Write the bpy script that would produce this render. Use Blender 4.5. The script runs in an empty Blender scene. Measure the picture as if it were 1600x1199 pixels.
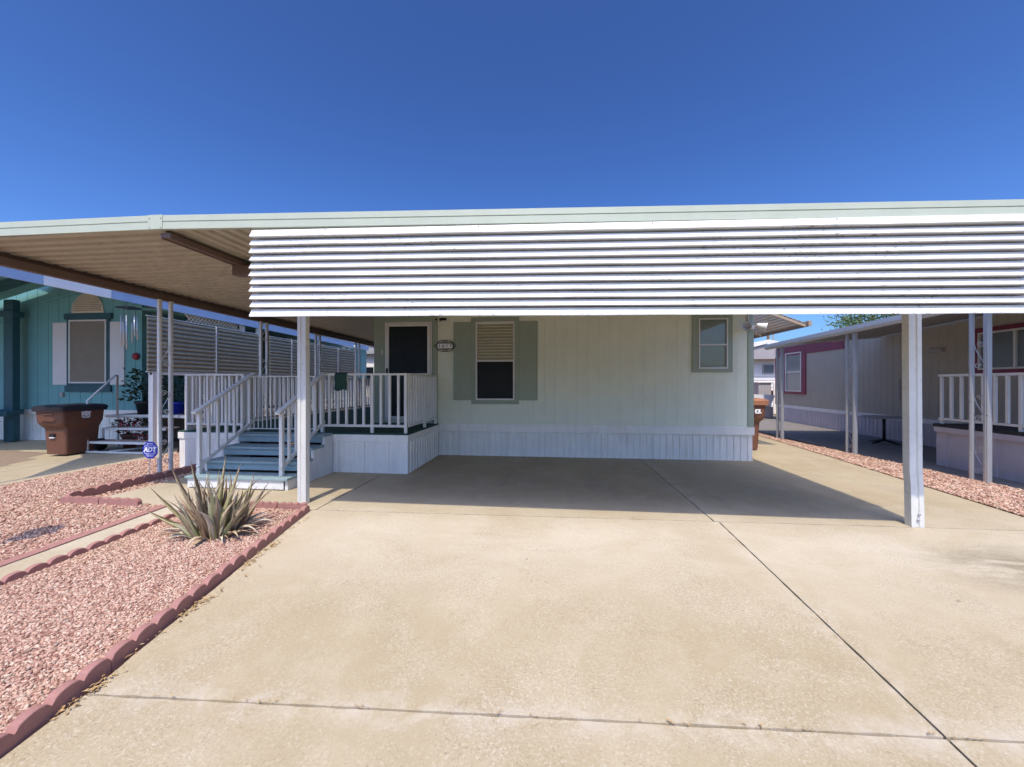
import bpy, math, random
import numpy as np
from mathutils import Vector, Matrix, noise as mnoise
random.seed(7); RNG = np.random.default_rng(7)
SC = bpy.context.scene
COL = SC.collection
R = math.radians

# ------------------------------------------------------------------ materials
def new_mat(name):
    m = bpy.data.materials.new(name); m.use_nodes = True
    nt = m.node_tree; b = nt.nodes['Principled BSDF']
    return m, nt, b
def N(nt, t, **kw):
    n = nt.nodes.new(t)
    for k, v in kw.items():
        if k.startswith('i_'): n.inputs[int(k[2:])].default_value = v
        else: setattr(n, k, v)
    return n
def L(nt, a, b): nt.links.new(a, b)
def noise(nt, scale, detail=4, rough=.6, vec=None, dist=0):
    n = N(nt, 'ShaderNodeTexNoise'); n.inputs['Scale'].default_value = scale
    n.inputs['Detail'].default_value = detail; n.inputs['Roughness'].default_value = rough
    n.inputs['Distortion'].default_value = dist
    if vec is not None: L(nt, vec, n.inputs['Vector'])
    return n.outputs['Fac']
def ramp(nt, fac, stops):
    r = N(nt, 'ShaderNodeValToRGB'); e = r.color_ramp.elements
    while len(e) < len(stops): e.new(.5)
    for i, (p, c) in enumerate(stops):
        e[i].position = p
        e[i].color = (c, c, c, 1) if isinstance(c, (int, float)) else (*c[:3], 1)
    L(nt, fac, r.inputs['Fac']); return r.outputs['Color']
def mix(nt, fac, a, b, mode='MIX'):
    m = N(nt, 'ShaderNodeMix', data_type='RGBA', blend_type=mode)
    for s, v in ((0, fac), (6, a), (7, b)):
        if hasattr(v, 'links'): L(nt, v, m.inputs[s])
        elif isinstance(v, (int, float)): m.inputs[s].default_value = v
        else: m.inputs[s].default_value = (*v[:3], 1)
    return m.outputs[2]
def math_(nt, op, a, b=0.0, c=None):
    m = N(nt, 'ShaderNodeMath', operation=op)
    for s, v in ((0, a), (1, b)) + (((2, c),) if c is not None else ()):
        if hasattr(v, 'links'): L(nt, v, m.inputs[s])
        else: m.inputs[s].default_value = v
    return m.outputs[0]
def bump(nt, b, h, strength=.3, dist=.01):
    n = N(nt, 'ShaderNodeBump'); n.inputs['Strength'].default_value = strength
    n.inputs['Distance'].default_value = dist
    L(nt, h, n.inputs['Height']); L(nt, n.outputs['Normal'], b.inputs['Normal'])
def wpos(nt): return N(nt, 'ShaderNodeNewGeometry').outputs['Position']
def scaled(nt, v, s):
    m = N(nt, 'ShaderNodeVectorMath', operation='MULTIPLY'); L(nt, v, m.inputs[0]); m.inputs[1].default_value = s
    return m.outputs[0]

def paint(name, col, rough=.5, var=.12, dirt=.0, dirtcol=(.22, .19, .15), bumps=.05, metal=0, nscale=3, spec=.5, streak=True):
    m, nt, b = new_mat(name)
    p = wpos(nt)
    n1 = noise(nt, nscale, 6, .65, p)
    c = mix(nt, ramp(nt, n1, [(.3, 0), (.7, 1)]), [x * (1 - var) for x in col], [min(1, x * (1 + var * .6)) for x in col])
    if dirt:
        v = scaled(nt, p, (9, 9, 1.2 if streak else 9))
        d = ramp(nt, noise(nt, 1.0, 8, .7, v, .4), [(.48, 0), (.78, dirt)])
        c = mix(nt, d, c, dirtcol)
    L(nt, c, b.inputs['Base Color'])
    r = ramp(nt, noise(nt, 14, 4, .6, p), [(.3, max(0, rough - .08)), (.7, min(1, rough + .12))])
    L(nt, r, b.inputs['Roughness']); b.inputs['Metallic'].default_value = metal
    b.inputs['Specular IOR Level'].default_value = spec
    if bumps: bump(nt, b, noise(nt, 55, 5, .6, p), bumps, .004)
    return m

M = {}
M['white'] = paint('white_paint', (.72, .72, .70), .45, .06, .22)
M['white_skirt'] = paint('white_skirting', (.84, .81, .74), .45, .07, .3, (.30, .27, .24))
M['panel'] = paint('white_aluminium', (.80, .81, .80), .42, .04, .14, (.35, .34, .32))
M['fascia'] = paint('pale_green_fascia', (.475, .52, .41), .5, .05, .15, (.3, .32, .26))
M['post'] = paint('post_enamel', (.66, .66, .62), .3, .06, .25, (.3, .28, .24))
M['siding'] = paint('pale_green_siding', (.745, .775, .63), .7, .05, .10, (.33, .34, .28), .12)
M['sage'] = paint('sage_trim', (.31, .365, .285), .6, .07, .12, (.16, .2, .16), .1)
M['pan'] = paint('tan_pan', (.46, .425, .33), .5, .08, .3, (.14, .10, .07), .05)
M['pan_top'] = paint('pan_top', (.6, .58, .53), .5, .08, .3)
M['beam'] = paint('brown_beam', (.15, .10, .075), .55, .1, .3, (.06, .045, .04))
M['rail'] = paint('rail_paint', (.70, .70, .655), .5, .06, .28, (.34, .31, .26))
M['teal_step'] = paint('blue_grey_step', (.25, .345, .36), .65, .12, .4, (.10, .15, .17), .15, streak=False)
M['carpet'] = paint('green_carpet', (.025, .075, .052), .95, .25, .2, (.015, .03, .025), .5, nscale=20)
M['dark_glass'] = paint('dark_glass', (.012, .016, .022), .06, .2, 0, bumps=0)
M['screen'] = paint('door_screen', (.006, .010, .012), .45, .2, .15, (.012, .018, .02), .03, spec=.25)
M['screen_tan'] = paint('sun_screen', (.235, .20, .155), .8, .08, .15, (.15, .13, .1), .1, nscale=12)
M['blind'] = paint('blind_cream', (.40, .375, .26), .6, .06)
M['blind_grey'] = paint('blind_grey', (.07, .08, .08), .3, .1)
M['alu'] = paint('window_aluminium', (.68, .67, .63), .35, .05, .1)
M['black'] = paint('black_iron', (.012, .012, .013), .45, .2, 0)
M['teal'] = paint('teal_siding', (.15, .36, .365), .65, .08, .15, (.08, .2, .2), .12)
M['dark_teal'] = paint('dark_teal_trim', (.022, .085, .105), .55, .15, .1, (.02, .05, .06))
M['cream'] = paint('cream_plastic', (.72, .64, .52), .5, .06)
M['shutter_white'] = paint('shutter_white', (.68, .65, .64), .5, .04, .05)
M['blue_fascia'] = paint('blue_fascia', (.36, .50, .72), .45, .06, .12, (.25, .33, .45))
M['gutter_white'] = paint('white_gutter', (.86, .90, .92), .4, .04, .08)  # pale tone painted for the fascia's sunlit stretch; the drip edge shares it
M['louvre'] = paint('tan_louvre', (.30, .275, .195), .7, .1, .4, (.16, .14, .10))
M['brown_bin'] = paint('brown_plastic', (.145, .06, .034), .5, .12, .25, (.14, .06, .035), .06)
M['bin_lid'] = paint('lid_plastic', (.018, .018, .03), .35, .2, .3, (.05, .045, .045))
M['bin_lid2'] = paint('lid_brown', (.33, .14, .07), .5, .15, .2)
M['mauve'] = paint('beige_siding', (.42, .38, .305), .7, .06, .12, (.25, .2, .18), .1)
M['mauve_skirt'] = paint('mauve_skirt', (.50, .46, .50), .55, .06, .25, (.28, .24, .24))
M['maroon'] = paint('maroon_trim', (.20, .012, .045), .5, .12, .1)
M['grey_roof'] = paint('grey_soffit', (.34, .34, .33), .5, .08, .25, (.18, .16, .15))
M['gutter_grey'] = paint('gutter_grey', (.46, .51, .57), .4, .06, .15)
M['silver'] = paint('galvanised', (.50, .52, .55), .34, .06, .0, metal=.45)
M['tread_tan'] = paint('tan_tread', (.42, .33, .27), .8, .1, .25, (.2, .15, .12))
M['red'] = paint('red_plastic', (.28, .012, .02), .5, .15)
M['blue'] = paint('blue_sign', (.012, .035, .42), .35, .1)
M['sign_white'] = paint('sign_white', (.80, .80, .82), .4, .03)
M['terracotta'] = paint('pot', (.18, .07, .05), .7, .2)
M['dark_pot'] = paint('dark_pot', (.02, .022, .03), .5, .2)
M['grey'] = paint('grey_paint', (.36, .33, .32), .6, .08, .2)
M['white_siding'] = paint('white_siding', (.76, .73, .67), .55, .04, .1)
M['patio_floor'] = paint('patio_concrete', (.21, .19, .17), .85, .15, .4, (.12, .1, .09), .2, streak=False)
M['awning'] = paint('awning_tan', (.36, .27, .19), .5, .1, .2)
M['awning_slat'] = paint('awning_slat', (.42, .40, .37), .4, .08, .2)
M['brick_edge'] = paint('red_edging', (.36, .178, .15), .85, .14, .35, (.20, .10, .09), .5, nscale=9, streak=False)
M['soil'] = paint('soil', (.26, .19, .13), .95, .2, .4, (.12, .08, .06), .6, nscale=14, streak=False)
M['joint_soil'] = paint('joint_soil', (.10, .075, .055), .95, .3, .4, (.04, .03, .025), .6, nscale=30, streak=False)
M['bark'] = paint('bark', (.12, .085, .06), .9, .2, .3, (.05, .035, .03), .6, nscale=10)
M['cloth'] = paint('dark_green_cloth', (.02, .06, .045), .9, .2)
M['lamp_glass'] = paint('lamp_glass', (.6, .6, .58), .15, .1)
M['wood_pale'] = paint('sky_grey', (.62, .64, .68), .6, .05)

def concrete():
    m, nt, b = new_mat('driveway_concrete')
    p = wpos(nt); sx = N(nt, 'ShaderNodeSeparateXYZ'); L(nt, p, sx.inputs[0])
    X, Yc = sx.outputs[0], sx.outputs[1]
    big = noise(nt, .75, 5, .6, p, .5)
    mid = noise(nt, 3.4, 6, .65, p, .3)
    c = mix(nt, ramp(nt, big, [(.34, 0), (.66, 1)]), (.37, .298, .182), (.425, .352, .23))
    c = mix(nt, ramp(nt, mid, [(.46, 0), (.72, .45)]), c, (.50, .43, .31))
    c = mix(nt, ramp(nt, noise(nt, 1.5, 5, .6, scaled(nt, p, (1, .6, 1)), 1.2), [(.54, 0), (.70, .4)]), c, (.355, .275, .165))
    # paler belt in front of the carport, broken up by noise
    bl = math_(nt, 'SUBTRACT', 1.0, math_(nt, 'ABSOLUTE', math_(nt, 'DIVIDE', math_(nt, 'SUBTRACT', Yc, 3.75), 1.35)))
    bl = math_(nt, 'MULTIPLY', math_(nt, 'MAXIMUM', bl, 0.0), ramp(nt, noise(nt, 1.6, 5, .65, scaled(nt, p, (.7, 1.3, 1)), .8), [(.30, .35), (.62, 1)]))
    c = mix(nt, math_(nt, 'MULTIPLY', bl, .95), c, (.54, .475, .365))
    dust = ramp(nt, noise(nt, .55, 3, .5, scaled(nt, p, (1, .5, 1)), 1.5), [(.52, 0), (.66, .3)])
    c = mix(nt, dust, c, (.44, .35, .235))
    # exposed aggregate where the cream has worn away
    worn = ramp(nt, noise(nt, 1.1, 4, .6, scaled(nt, p, (1.2, 1, 1)), .8), [(.40, .35), (.62, 1)])
    sp = ramp(nt, noise(nt, 95, 4, .75, p), [(.35, 1), (.46, 0)])
    sp2 = ramp(nt, noise(nt, 70, 4, .75, p), [(.52, 0), (.66, 1)])
    c = mix(nt, math_(nt, 'MULTIPLY', math_(nt, 'MULTIPLY', sp, worn), .8), c, (.19, .145, .10))
    c = mix(nt, math_(nt, 'MULTIPLY', math_(nt, 'MULTIPLY', sp2, worn), .42), c, (.72, .65, .55))
    # lime bloom along the joints
    def band(dist, w, amt):
        nn = noise(nt, 5, 5, .7, p, .6)
        f = math_(nt, 'SUBTRACT', 1.0, math_(nt, 'DIVIDE', math_(nt, 'ABSOLUTE', dist), w))
        f = math_(nt, 'MAXIMUM', f, 0.0)
        f = math_(nt, 'MULTIPLY', math_(nt, 'MULTIPLY', f, ramp(nt, nn, [(.42, 0), (.62, 1)])), amt)
        return f
    jx = math_(nt, 'SUBTRACT', X, 1.655)
    jy = math_(nt, 'SUBTRACT', math_(nt, 'SUBTRACT', Yc, math_(nt, 'MULTIPLY', X, .0437)), 1.80)
    c = mix(nt, band(jx, .13, .5), c, (.56, .50, .41))
    c = mix(nt, band(jy, .13, .55), c, (.56, .50, .42))
    # olive run-off stain towards the gravel on the right
    dx = math_(nt, 'DIVIDE', math_(nt, 'SUBTRACT', X, 3.75), 1.0)
    dy = math_(nt, 'DIVIDE', math_(nt, 'SUBTRACT', Yc, 3.45), .55)
    rr = math_(nt, 'SQRT', math_(nt, 'ADD', math_(nt, 'MULTIPLY', dx, dx), math_(nt, 'MULTIPLY', dy, dy)))
    st = math_(nt, 'MAXIMUM', math_(nt, 'SUBTRACT', 1.0, rr), 0.0)
    st = math_(nt, 'MULTIPLY', st, ramp(nt, noise(nt, 4, 6, .7, scaled(nt, p, (.5, 1.8, 1)), .8), [(.36, .1), (.62, 1)]))
    c = mix(nt, math_(nt, 'MULTIPLY', st, 1.2), c, (.20, .165, .10))
    # faint stain and tyre traces across the carport floor
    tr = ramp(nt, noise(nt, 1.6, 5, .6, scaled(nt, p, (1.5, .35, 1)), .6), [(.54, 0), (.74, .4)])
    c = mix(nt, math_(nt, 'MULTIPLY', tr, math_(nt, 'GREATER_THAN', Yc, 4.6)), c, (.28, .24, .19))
    spot = N(nt, 'ShaderNodeTexVoronoi'); spot.inputs['Scale'].default_value = 1.9; L(nt, p, spot.inputs['Vector'])
    c = mix(nt, ramp(nt, spot.outputs['Distance'], [(.012, .8), (.022, 0)]), c, (.10, .08, .07))
    spot2 = N(nt, 'ShaderNodeTexVoronoi'); spot2.inputs['Scale'].default_value = 5.3; L(nt, p, spot2.inputs['Vector'])
    c = mix(nt, ramp(nt, spot2.outputs['Distance'], [(.02, .55), (.034, 0)]), c, (.16, .125, .09))
    L(nt, c, b.inputs['Base Color'])
    b.inputs['Roughness'].default_value = .82; b.inputs['Specular IOR Level'].default_value = .3
    h = math_(nt, 'ADD', math_(nt, 'MULTIPLY', noise(nt, 140, 4, .7, p), worn), math_(nt, 'MULTIPLY', noise(nt, 30, 4, .6, p), .6))
    bump(nt, b, h, .45, .006)
    return m
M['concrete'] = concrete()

def gravel_mat():
    m, nt, b = new_mat('pink_gravel')
    at = N(nt, 'ShaderNodeAttribute', attribute_name='stone')
    c = ramp(nt, at.outputs['Fac'], [(0, (.22, .105, .08)), (.2, (.40, .225, .165)), (.45, (.52, .325, .24)), (.7, (.60, .41, .31)), (.92, (.66, .52, .41)), (1, (.34, .265, .21))])
    p = wpos(nt)
    c = mix(nt, ramp(nt, noise(nt, 90, 4, .6, p), [(.4, 0), (.7, .35)]), c, (.30, .17, .12))
    c = mix(nt, ramp(nt, noise(nt, 1.1, 4, .6, p), [(.5, 0), (.75, .3)]), c, (.52, .36, .22))
    L(nt, c, b.inputs['Base Color']); b.inputs['Roughness'].default_value = .85
    b.inputs['Specular IOR Level'].default_value = .25
    return m
M['gravel'] = gravel_mat()
def gravel_base():
    m, nt, b = new_mat('gravel_bed'); p = wpos(nt)
    v = N(nt, 'ShaderNodeTexVoronoi'); v.inputs['Scale'].default_value = 42; L(nt, p, v.inputs['Vector'])
    s = N(nt, 'ShaderNodeSeparateColor'); L(nt, v.outputs['Color'], s.inputs[0])
    c = ramp(nt, s.outputs[0], [(0, (.22, .10, .07)), (.4, (.46, .23, .17)), (.8, (.58, .37, .27)), (1, (.60, .46, .38))])
    L(nt, c, b.inputs['Base Color']); b.inputs['Roughness'].default_value = .9
    bump(nt, b, math_(nt, 'SUBTRACT', 1.0, v.outputs['Distance']), .9, .02)
    return m
M['gravel_base'] = gravel_base()
def leafmat(name, attr=True, cols=None, rough=.6, trans=0.15):
    m, nt, b = new_mat(name)
    if attr:
        a = N(nt, 'ShaderNodeAttribute', attribute_name='tint'); c = a.outputs['Color']
        p = wpos(nt)
        c = mix(nt, ramp(nt, noise(nt, 30, 5, .6, scaled(nt, p, (2, 2, .6))), [(.4, 0), (.7, .45)]), c, (.30, .22, .14))
    else:
        p = wpos(nt); c = ramp(nt, noise(nt, 5, 3, .5, p), [(.3, cols[0]), (.7, cols[1])])
    L(nt, c, b.inputs['Base Color']); b.inputs['Roughness'].default_value = rough
    return m
M['aloe'] = leafmat('agave_leaf')
M['leaf'] = leafmat('dark_leaf', False, [(.012, .03, .022), (.03, .07, .03)], .45)
M['tree_leaf'] = leafmat('tree_leaf', False, [(.05, .10, .025), (.11, .17, .05)])
M['dry_leaf'] = leafmat('dry_leaf', False, [(.33, .20, .08), (.48, .33, .15)])
M['flower_red'] = leafmat('red_flower', False, [(.16, .012, .02), (.30, .02, .035)])
M['flower_white'] = leafmat('white_flower', False, [(.5, .45, .5), (.65, .6, .62)])

# ------------------------------------------------------------------ mesh builder
ORI = {}
class MB:
    def __init__(s): s.v = []; s.f = []; s.sm = []
    def add(s, vs, fs, smooth=False):
        o = len(s.v); s.v += [tuple(map(float, v)) for v in vs]
        s.f += [tuple(i + o for i in f) for f in fs]; s.sm += [smooth] * len(fs); return s
    def box(s, x0, x1, y0, y1, z0, z1):
        v = [(x0,y0,z0),(x1,y0,z0),(x1,y1,z0),(x0,y1,z0),(x0,y0,z1),(x1,y0,z1),(x1,y1,z1),(x0,y1,z1)]
        return s.add(v, [(3,2,1,0),(4,5,6,7),(0,1,5,4),(1,2,6,5),(2,3,7,6),(3,0,4,7)])
    def extr(s, poly, vec, cap=True):
        n = len(poly); a = [Vector(p) for p in poly]; w = Vector(vec)
        nrm = Vector((0,0,0))
        for i in range(n): nrm += a[i].cross(a[(i+1) % n])
        if nrm.dot(w) < 0: a = a[::-1]
        vs = a + [p + w for p in a]
        fs = [(i, (i+1) % n, n + (i+1) % n, n + i) for i in range(n)]
        if cap: fs += [tuple(range(n))[::-1], tuple(range(n, 2*n))]
        return s.add(vs, fs)
    def bar(s, p, q, w, h, up=(0,0,1)):
        p, q = Vector(p), Vector(q); d = (q-p).normalized(); u = Vector(up)
        if abs(d.dot(u)) > .98: u = Vector((0,1,0))
        sx = d.cross(u).normalized(); uz = sx.cross(d)
        a = [p + sx*i*w/2 + uz*j*h/2 for i, j in ((-1,-1),(1,-1),(1,1),(-1,1))]
        return s.extr(a, q-p)
    def tube(s, pts, r, n=8, caps=True):
        pts = [Vector(p) for p in pts]; rs = r if isinstance(r, (list, tuple)) else [r]*len(pts)
        vs = []; fs = []; prev = None
        for i, p in enumerate(pts):
            d = (pts[min(i+1, len(pts)-1)] - pts[max(i-1, 0)]).normalized()
            if prev is None:
                u = d.orthogonal().normalized()
            else:
                u = (prev - d*prev.dot(d)).normalized()
            prev = u; w = d.cross(u)
            for k in range(n):
                a = 2*math.pi*k/n; vs.append(p + (u*math.cos(a) + w*math.sin(a))*rs[i])
        for i in range(len(pts)-1):
            for k in range(n):
                fs.append((i*n+k, i*n+(k+1) % n, (i+1)*n+(k+1) % n, (i+1)*n+k))
        s.add(vs, fs, True)
        if caps:
            o = len(s.v) - len(vs)
            s.f += [tuple(o+k for k in range(n))[::-1], tuple(o+(len(pts)-1)*n+k for k in range(n))]; s.sm += [False, False]
        return s
    def lathe(s, prof, c, n=16, axis='z'):
        vs = []; fs = []
        for r, h in prof:
            for k in range(n):
                a = 2*math.pi*k/n
                e = (r*math.cos(a), r*math.sin(a), h)
                if axis == 'y': e = (e[0], e[2], e[1])
                if axis == 'x': e = (e[2], e[0], e[1])
                vs.append((c[0]+e[0], c[1]+e[1], c[2]+e[2]))
        for i in range(len(prof)-1):
            for k in range(n): fs.append((i*n+k, i*n+(k+1) % n, (i+1)*n+(k+1) % n, (i+1)*n+k))
        fs += [tuple(range(n))[::-1], tuple((len(prof)-1)*n+k for k in range(n))]
        return s.add(vs, fs, True)
    def build(s, name, m, parent=None, loc=None, bevel=0, sharp=40):
        if parent is not None: o0 = ORI[parent.name]
        elif loc is not None: o0 = Vector(loc)
        else:
            a = np.array(s.v); o0 = Vector(((a[:,0].min()+a[:,0].max())/2, (a[:,1].min()+a[:,1].max())/2, a[:,2].min()))
        me = bpy.data.meshes.new(name)
        me.from_pydata([(v[0]-o0.x, v[1]-o0.y, v[2]-o0.z) for v in s.v], [], s.f)
        if any(s.sm): me.polygons.foreach_set('use_smooth', s.sm)
        me.materials.append(M[m] if isinstance(m, str) else m); me.update()
        ob = bpy.data.objects.new(name, me); COL.objects.link(ob)
        if parent is not None: ob.parent = parent
        else: ob.location = o0
        if bevel:
            bv = ob.modifiers.new('bevel', 'BEVEL'); bv.width = bevel; bv.segments = 2
            bv.limit_method = 'ANGLE'; bv.angle_limit = R(sharp); bv.harden_normals = False
        ORI[ob.name] = o0
        return ob
def tag(o, label=None, cat=None, group=None, kind=None):
    if label: o['label'] = label
    if cat: o['category'] = cat
    if group: o['group'] = group
    if kind: o['kind'] = kind
    return o
def thing(name, label, cat, loc, group=None):
    o = bpy.data.objects.new(name, None); COL.objects.link(o); o.location = loc
    o.empty_display_size = .2; ORI[o.name] = Vector(loc)
    return tag(o, label, cat, group)
def xbox(*a): return MB().box(*a)

# profiles: list of (u, depth) along a run
def groove_profile(length, pitch, gw, gd, start=0.0, jitter=0):
    out = [(0, 0)]; u = start if start > 0 else pitch
    while u < length - gw:
        w = gw
        out += [(u - w/2, 0), (u - w/2 + .002, gd), (u + w/2 - .002, gd), (u + w/2, 0)]
        u += pitch * (1 + random.uniform(-jitter, jitter))
    out.append((length, 0)); return out
def rib_profile(length, pitch, rw, rd):
    out = [(0, 0)]; u = pitch*.5
    while u + rw < length:
        out += [(u, 0), (u+.012, -rd), (u+rw-.012, -rd), (u+rw, 0)]; u += pitch
    out.append((length, 0)); return out
def wall_run(mb, p0, p1, z0, z1, prof, thick=.08, ztop=None):
    """vertical sheet from p0 to p1 (outside on the right hand of travel p0->p1 is -n); depth >0 goes inward"""
    d = Vector((p1[0]-p0[0], p1[1]-p0[1], 0)); d.normalize(); n = Vector((-d.y, d.x, 0))   # inward = left of travel
    base = Vector((p0[0], p0[1], z0)); poly = [base + d*u + n*o for u, o in prof]
    ln = prof[-1][0]; poly += [base + d*ln + n*thick, base + n*thick]
    return mb.extr(poly, (0, 0, z1-z0))

# ------------------------------------------------------------------ terrain and slabs
SLOPE = .045; YB = 4.25
def gz(x, y): return min(0.0, SLOPE*(y - YB))
g = MB()
xs = [-70, -20, -8, 0, 6, 12, 30, 70]; ys = [-14, -6, 0, 2, YB, 8, 20, 50, 120]
vs = [(x, y, gz(x, y) - .03) for y in ys for x in xs]
fs = [(j*8+i, j*8+i+1, (j+1)*8+i+1, (j+1)*8+i) for j in range(len(ys)-1) for i in range(7)]
tag(g.add(vs, fs).build('ground', 'soil', loc=(0, 0, 0)), kind='structure')

def jit_edge(a, b, amp=.004, step=.06):
    a, b = Vector(a), Vector(b); n = max(1, int((b-a).length/step)); d = (b-a).normalized(); pr = Vector((-d.y, d.x))
    out = []
    for i in range(n):
        t = i/n; q = a.lerp(b, t)
        k = amp*(mnoise.noise(Vector((q.x*9, q.y*9, 3))) + .6*mnoise.noise(Vector((q.x*37, q.y*37, 8))))
        if i == 0: k = 0
        out.append(q + pr*k)
    return out
def slab(mb, corners, lift=0.0, amp=.005):
    pts = []
    for i in range(len(corners)): pts += jit_edge(corners[i], corners[(i+1) % len(corners)], amp)
    top = [(p.x, p.y, gz(p.x, p.y) + lift) for p in pts]; n = len(top)
    bot = [(p[0], p[1], p[2] - .028) for p in top]
    mb.add(top + bot, [tuple(range(n))] + [(i, n+i, n+(i+1) % n, (i+1) % n) for i in range(n)])
G = .0065
def jy(x): return 1.80 + .0437*x
def by(x): return 4.195 + .0178*x
d = MB()
slab(d, [(-2.27, jy(-2.27)+G), (1.655-G, jy(1.655)+G), (1.655-G, by(1.655)-G), (-2.70, by(-2.7)-G)])
slab(d, [(1.655+G, jy(1.655)+G), (5.0, jy(5.0)+G), (5.0, by(5.0)-G), (1.655+G, by(1.655)-G)])
slab(d, [(-1.6, -6), (1.655-G, -6), (1.655-G, jy(1.655)-G), (-2.27, jy(-2.27)-G)])
slab(d, [(1.655+G, -6), (5.0, -6), (5.0, jy(5.0)-G), (1.655+G, jy(1.655)-G)])
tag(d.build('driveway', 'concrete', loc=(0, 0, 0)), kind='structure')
d = MB()
slab(d, [(-2.635+G, by(-2.63)+G), (1.61-G, by(1.6)+G), (1.56-G, 9), (-2.64+G, 9)])
slab(d, [(1.61+G, by(1.6)+G), (4.84, by(4.84)+G), (5.05, 6.48), (5.21, 8.1), (5.45, 11.3), (5.6, 17), (1.56+G, 17), (1.56+G, 9)])
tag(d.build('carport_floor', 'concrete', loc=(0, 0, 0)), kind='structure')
d = MB(); slab(d, [(-5.50, 4.16), (-4.72, 4.12), (-4.0, 4.14), (-2.635-G, by(-2.63)+G), (-2.64-G, 7.4), (-5.50, 7.4)], .002)
tag(d.build('entry_walk', 'concrete', loc=(0, 0, 0)), kind='structure')
d = MB(); slab(d, [(-4.33, .8), (-4.02, .8), (-4.02, 4.08), (-4.31, 4.08)], .03)
tag(d.build('mow_strip', 'concrete', loc=(0, 0, 0)), kind='structure')
d = MB(); slab(d, [(-8.72+G, -2), (-7.55, -2), (-7.55, 7.2), (-8.72+G, 8.4)]); slab(d, [(-26, -2), (-8.72-G, -2), (-8.72-G, 8.6), (-26, 8.6)])
tag(d.build('neighbour_driveway', 'concrete', loc=(0, 0, 0)), kind='structure')
d = MB(); d.box(5.98, 8.6, 4.0, 16.6, -.03, .004)
tag(d.build('neighbour_patio', 'patio_floor', loc=(0, 0, 0)), kind='structure')
d = MB(); d.add([(-60, -16, -1.0), (60, -16, -1.0), (60, -6.05, -.49), (-60, -6.05, -.49)], [(0,1,2,3)])
tag(d.build('street', paint('asphalt', (.06, .06, .062), .9, .2, .3, (.1, .09, .08), .4, nscale=20, streak=False), loc=(0, 0, 0)), kind='structure')

# ------------------------------------------------------------------ gravel
def ico():
    t = (1+5**.5)/2
    v = np.array([(-1,t,0),(1,t,0),(-1,-t,0),(1,-t,0),(0,-1,t),(0,1,t),(0,-1,-t),(0,1,-t),(t,0,-1),(t,0,1),(-t,0,-1),(-t,0,1)], float)
    v /= np.linalg.norm(v[0])
    f = np.array([(0,11,5),(0,5,1),(0,1,7),(0,7,10),(0,10,11),(1,5,9),(5,11,4),(11,10,2),(10,7,6),(7,1,8),(3,9,4),(3,4,2),(3,2,6),(3,6,8),(3,8,9),(4,9,5),(2,4,11),(6,2,10),(8,6,7),(9,8,1)])
    return v, f
IV, IF = ico()
def in_poly(x, y, poly):
    ins = np.zeros(len(x), bool); j = len(poly)-1
    for i in range(len(poly)):
        xi, yi = poly[i]; xj, yj = poly[j]
        ins ^= ((yi > y) != (yj > y)) & (x < (xj-xi)*(y-yi)/(yj-yi+1e-12)+xi); j = i
    return ins
def gravel(poly, n, r0, r1, lift, label):
    P = np.array(poly); lo, hi = P.min(0), P.max(0)
    x = RNG.uniform(lo[0], hi[0], n*4); y = RNG.uniform(lo[1], hi[1], n*4)
    k = in_poly(x, y, poly); x, y = x[k][:n], y[k][:n]; n = len(x)
    r = RNG.uniform(0, 1, n)**1.8*(r1-r0)+r0
    sc = np.stack([RNG.uniform(.8, 1.5, n), RNG.uniform(.65, 1.0, n), RNG.uniform(.35, .7, n)], 1)*r[:, None]
    V = IV[None]*(1+RNG.normal(0, .16, (n, 12, 1)))*sc[:, None]
    a = RNG.uniform(0, 6.28, n); b = RNG.normal(0, .35, n); c_ = RNG.normal(0, .35, n)
    ca, sa, cb, sb, cc, sn = np.cos(a), np.sin(a), np.cos(b), np.sin(b), np.cos(c_), np.sin(c_)
    Yv = V[..., 1]*cb[:, None]-V[..., 2]*sb[:, None]; Zv = V[..., 1]*sb[:, None]+V[..., 2]*cb[:, None]
    Xv = V[..., 0]*cc[:, None]+Zv*sn[:, None]; Zv = -V[..., 0]*sn[:, None]+Zv*cc[:, None]
    X2 = Xv*ca[:, None]-Yv*sa[:, None]; Y2 = Xv*sa[:, None]+Yv*ca[:, None]
    zb = np.minimum(0, SLOPE*(y-YB)) + lift + RNG.uniform(-.2, .55, n)*r
    W = np.stack([X2+x[:, None], Y2+y[:, None], Zv+zb[:, None]], -1).reshape(-1, 3)
    F = (IF[None]+12*np.arange(n)[:, None, None]).reshape(-1, 3)
    me = bpy.data.meshes.new('gravel'); me.vertices.add(len(W)); me.vertices.foreach_set('co', W.astype(np.float32).ravel())
    me.loops.add(F.size); me.loops.foreach_set('vertex_index', F.astype(np.int32).ravel())
    me.polygons.add(len(F)); me.polygons.foreach_set('loop_start', np.arange(0, F.size, 3, dtype=np.int32))
    at = me.attributes.new('stone', 'FLOAT', 'POINT')
    at.data.foreach_set('value', np.repeat(RNG.uniform(0, 1, n), 12).astype(np.float32))
    me.update(); me.validate(); me.materials.append(M['gravel'])
    o = bpy.data.objects.new('gravel', me); COL.objects.link(o); tag(o, label, 'gravel', kind='stuff')
    return o
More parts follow.
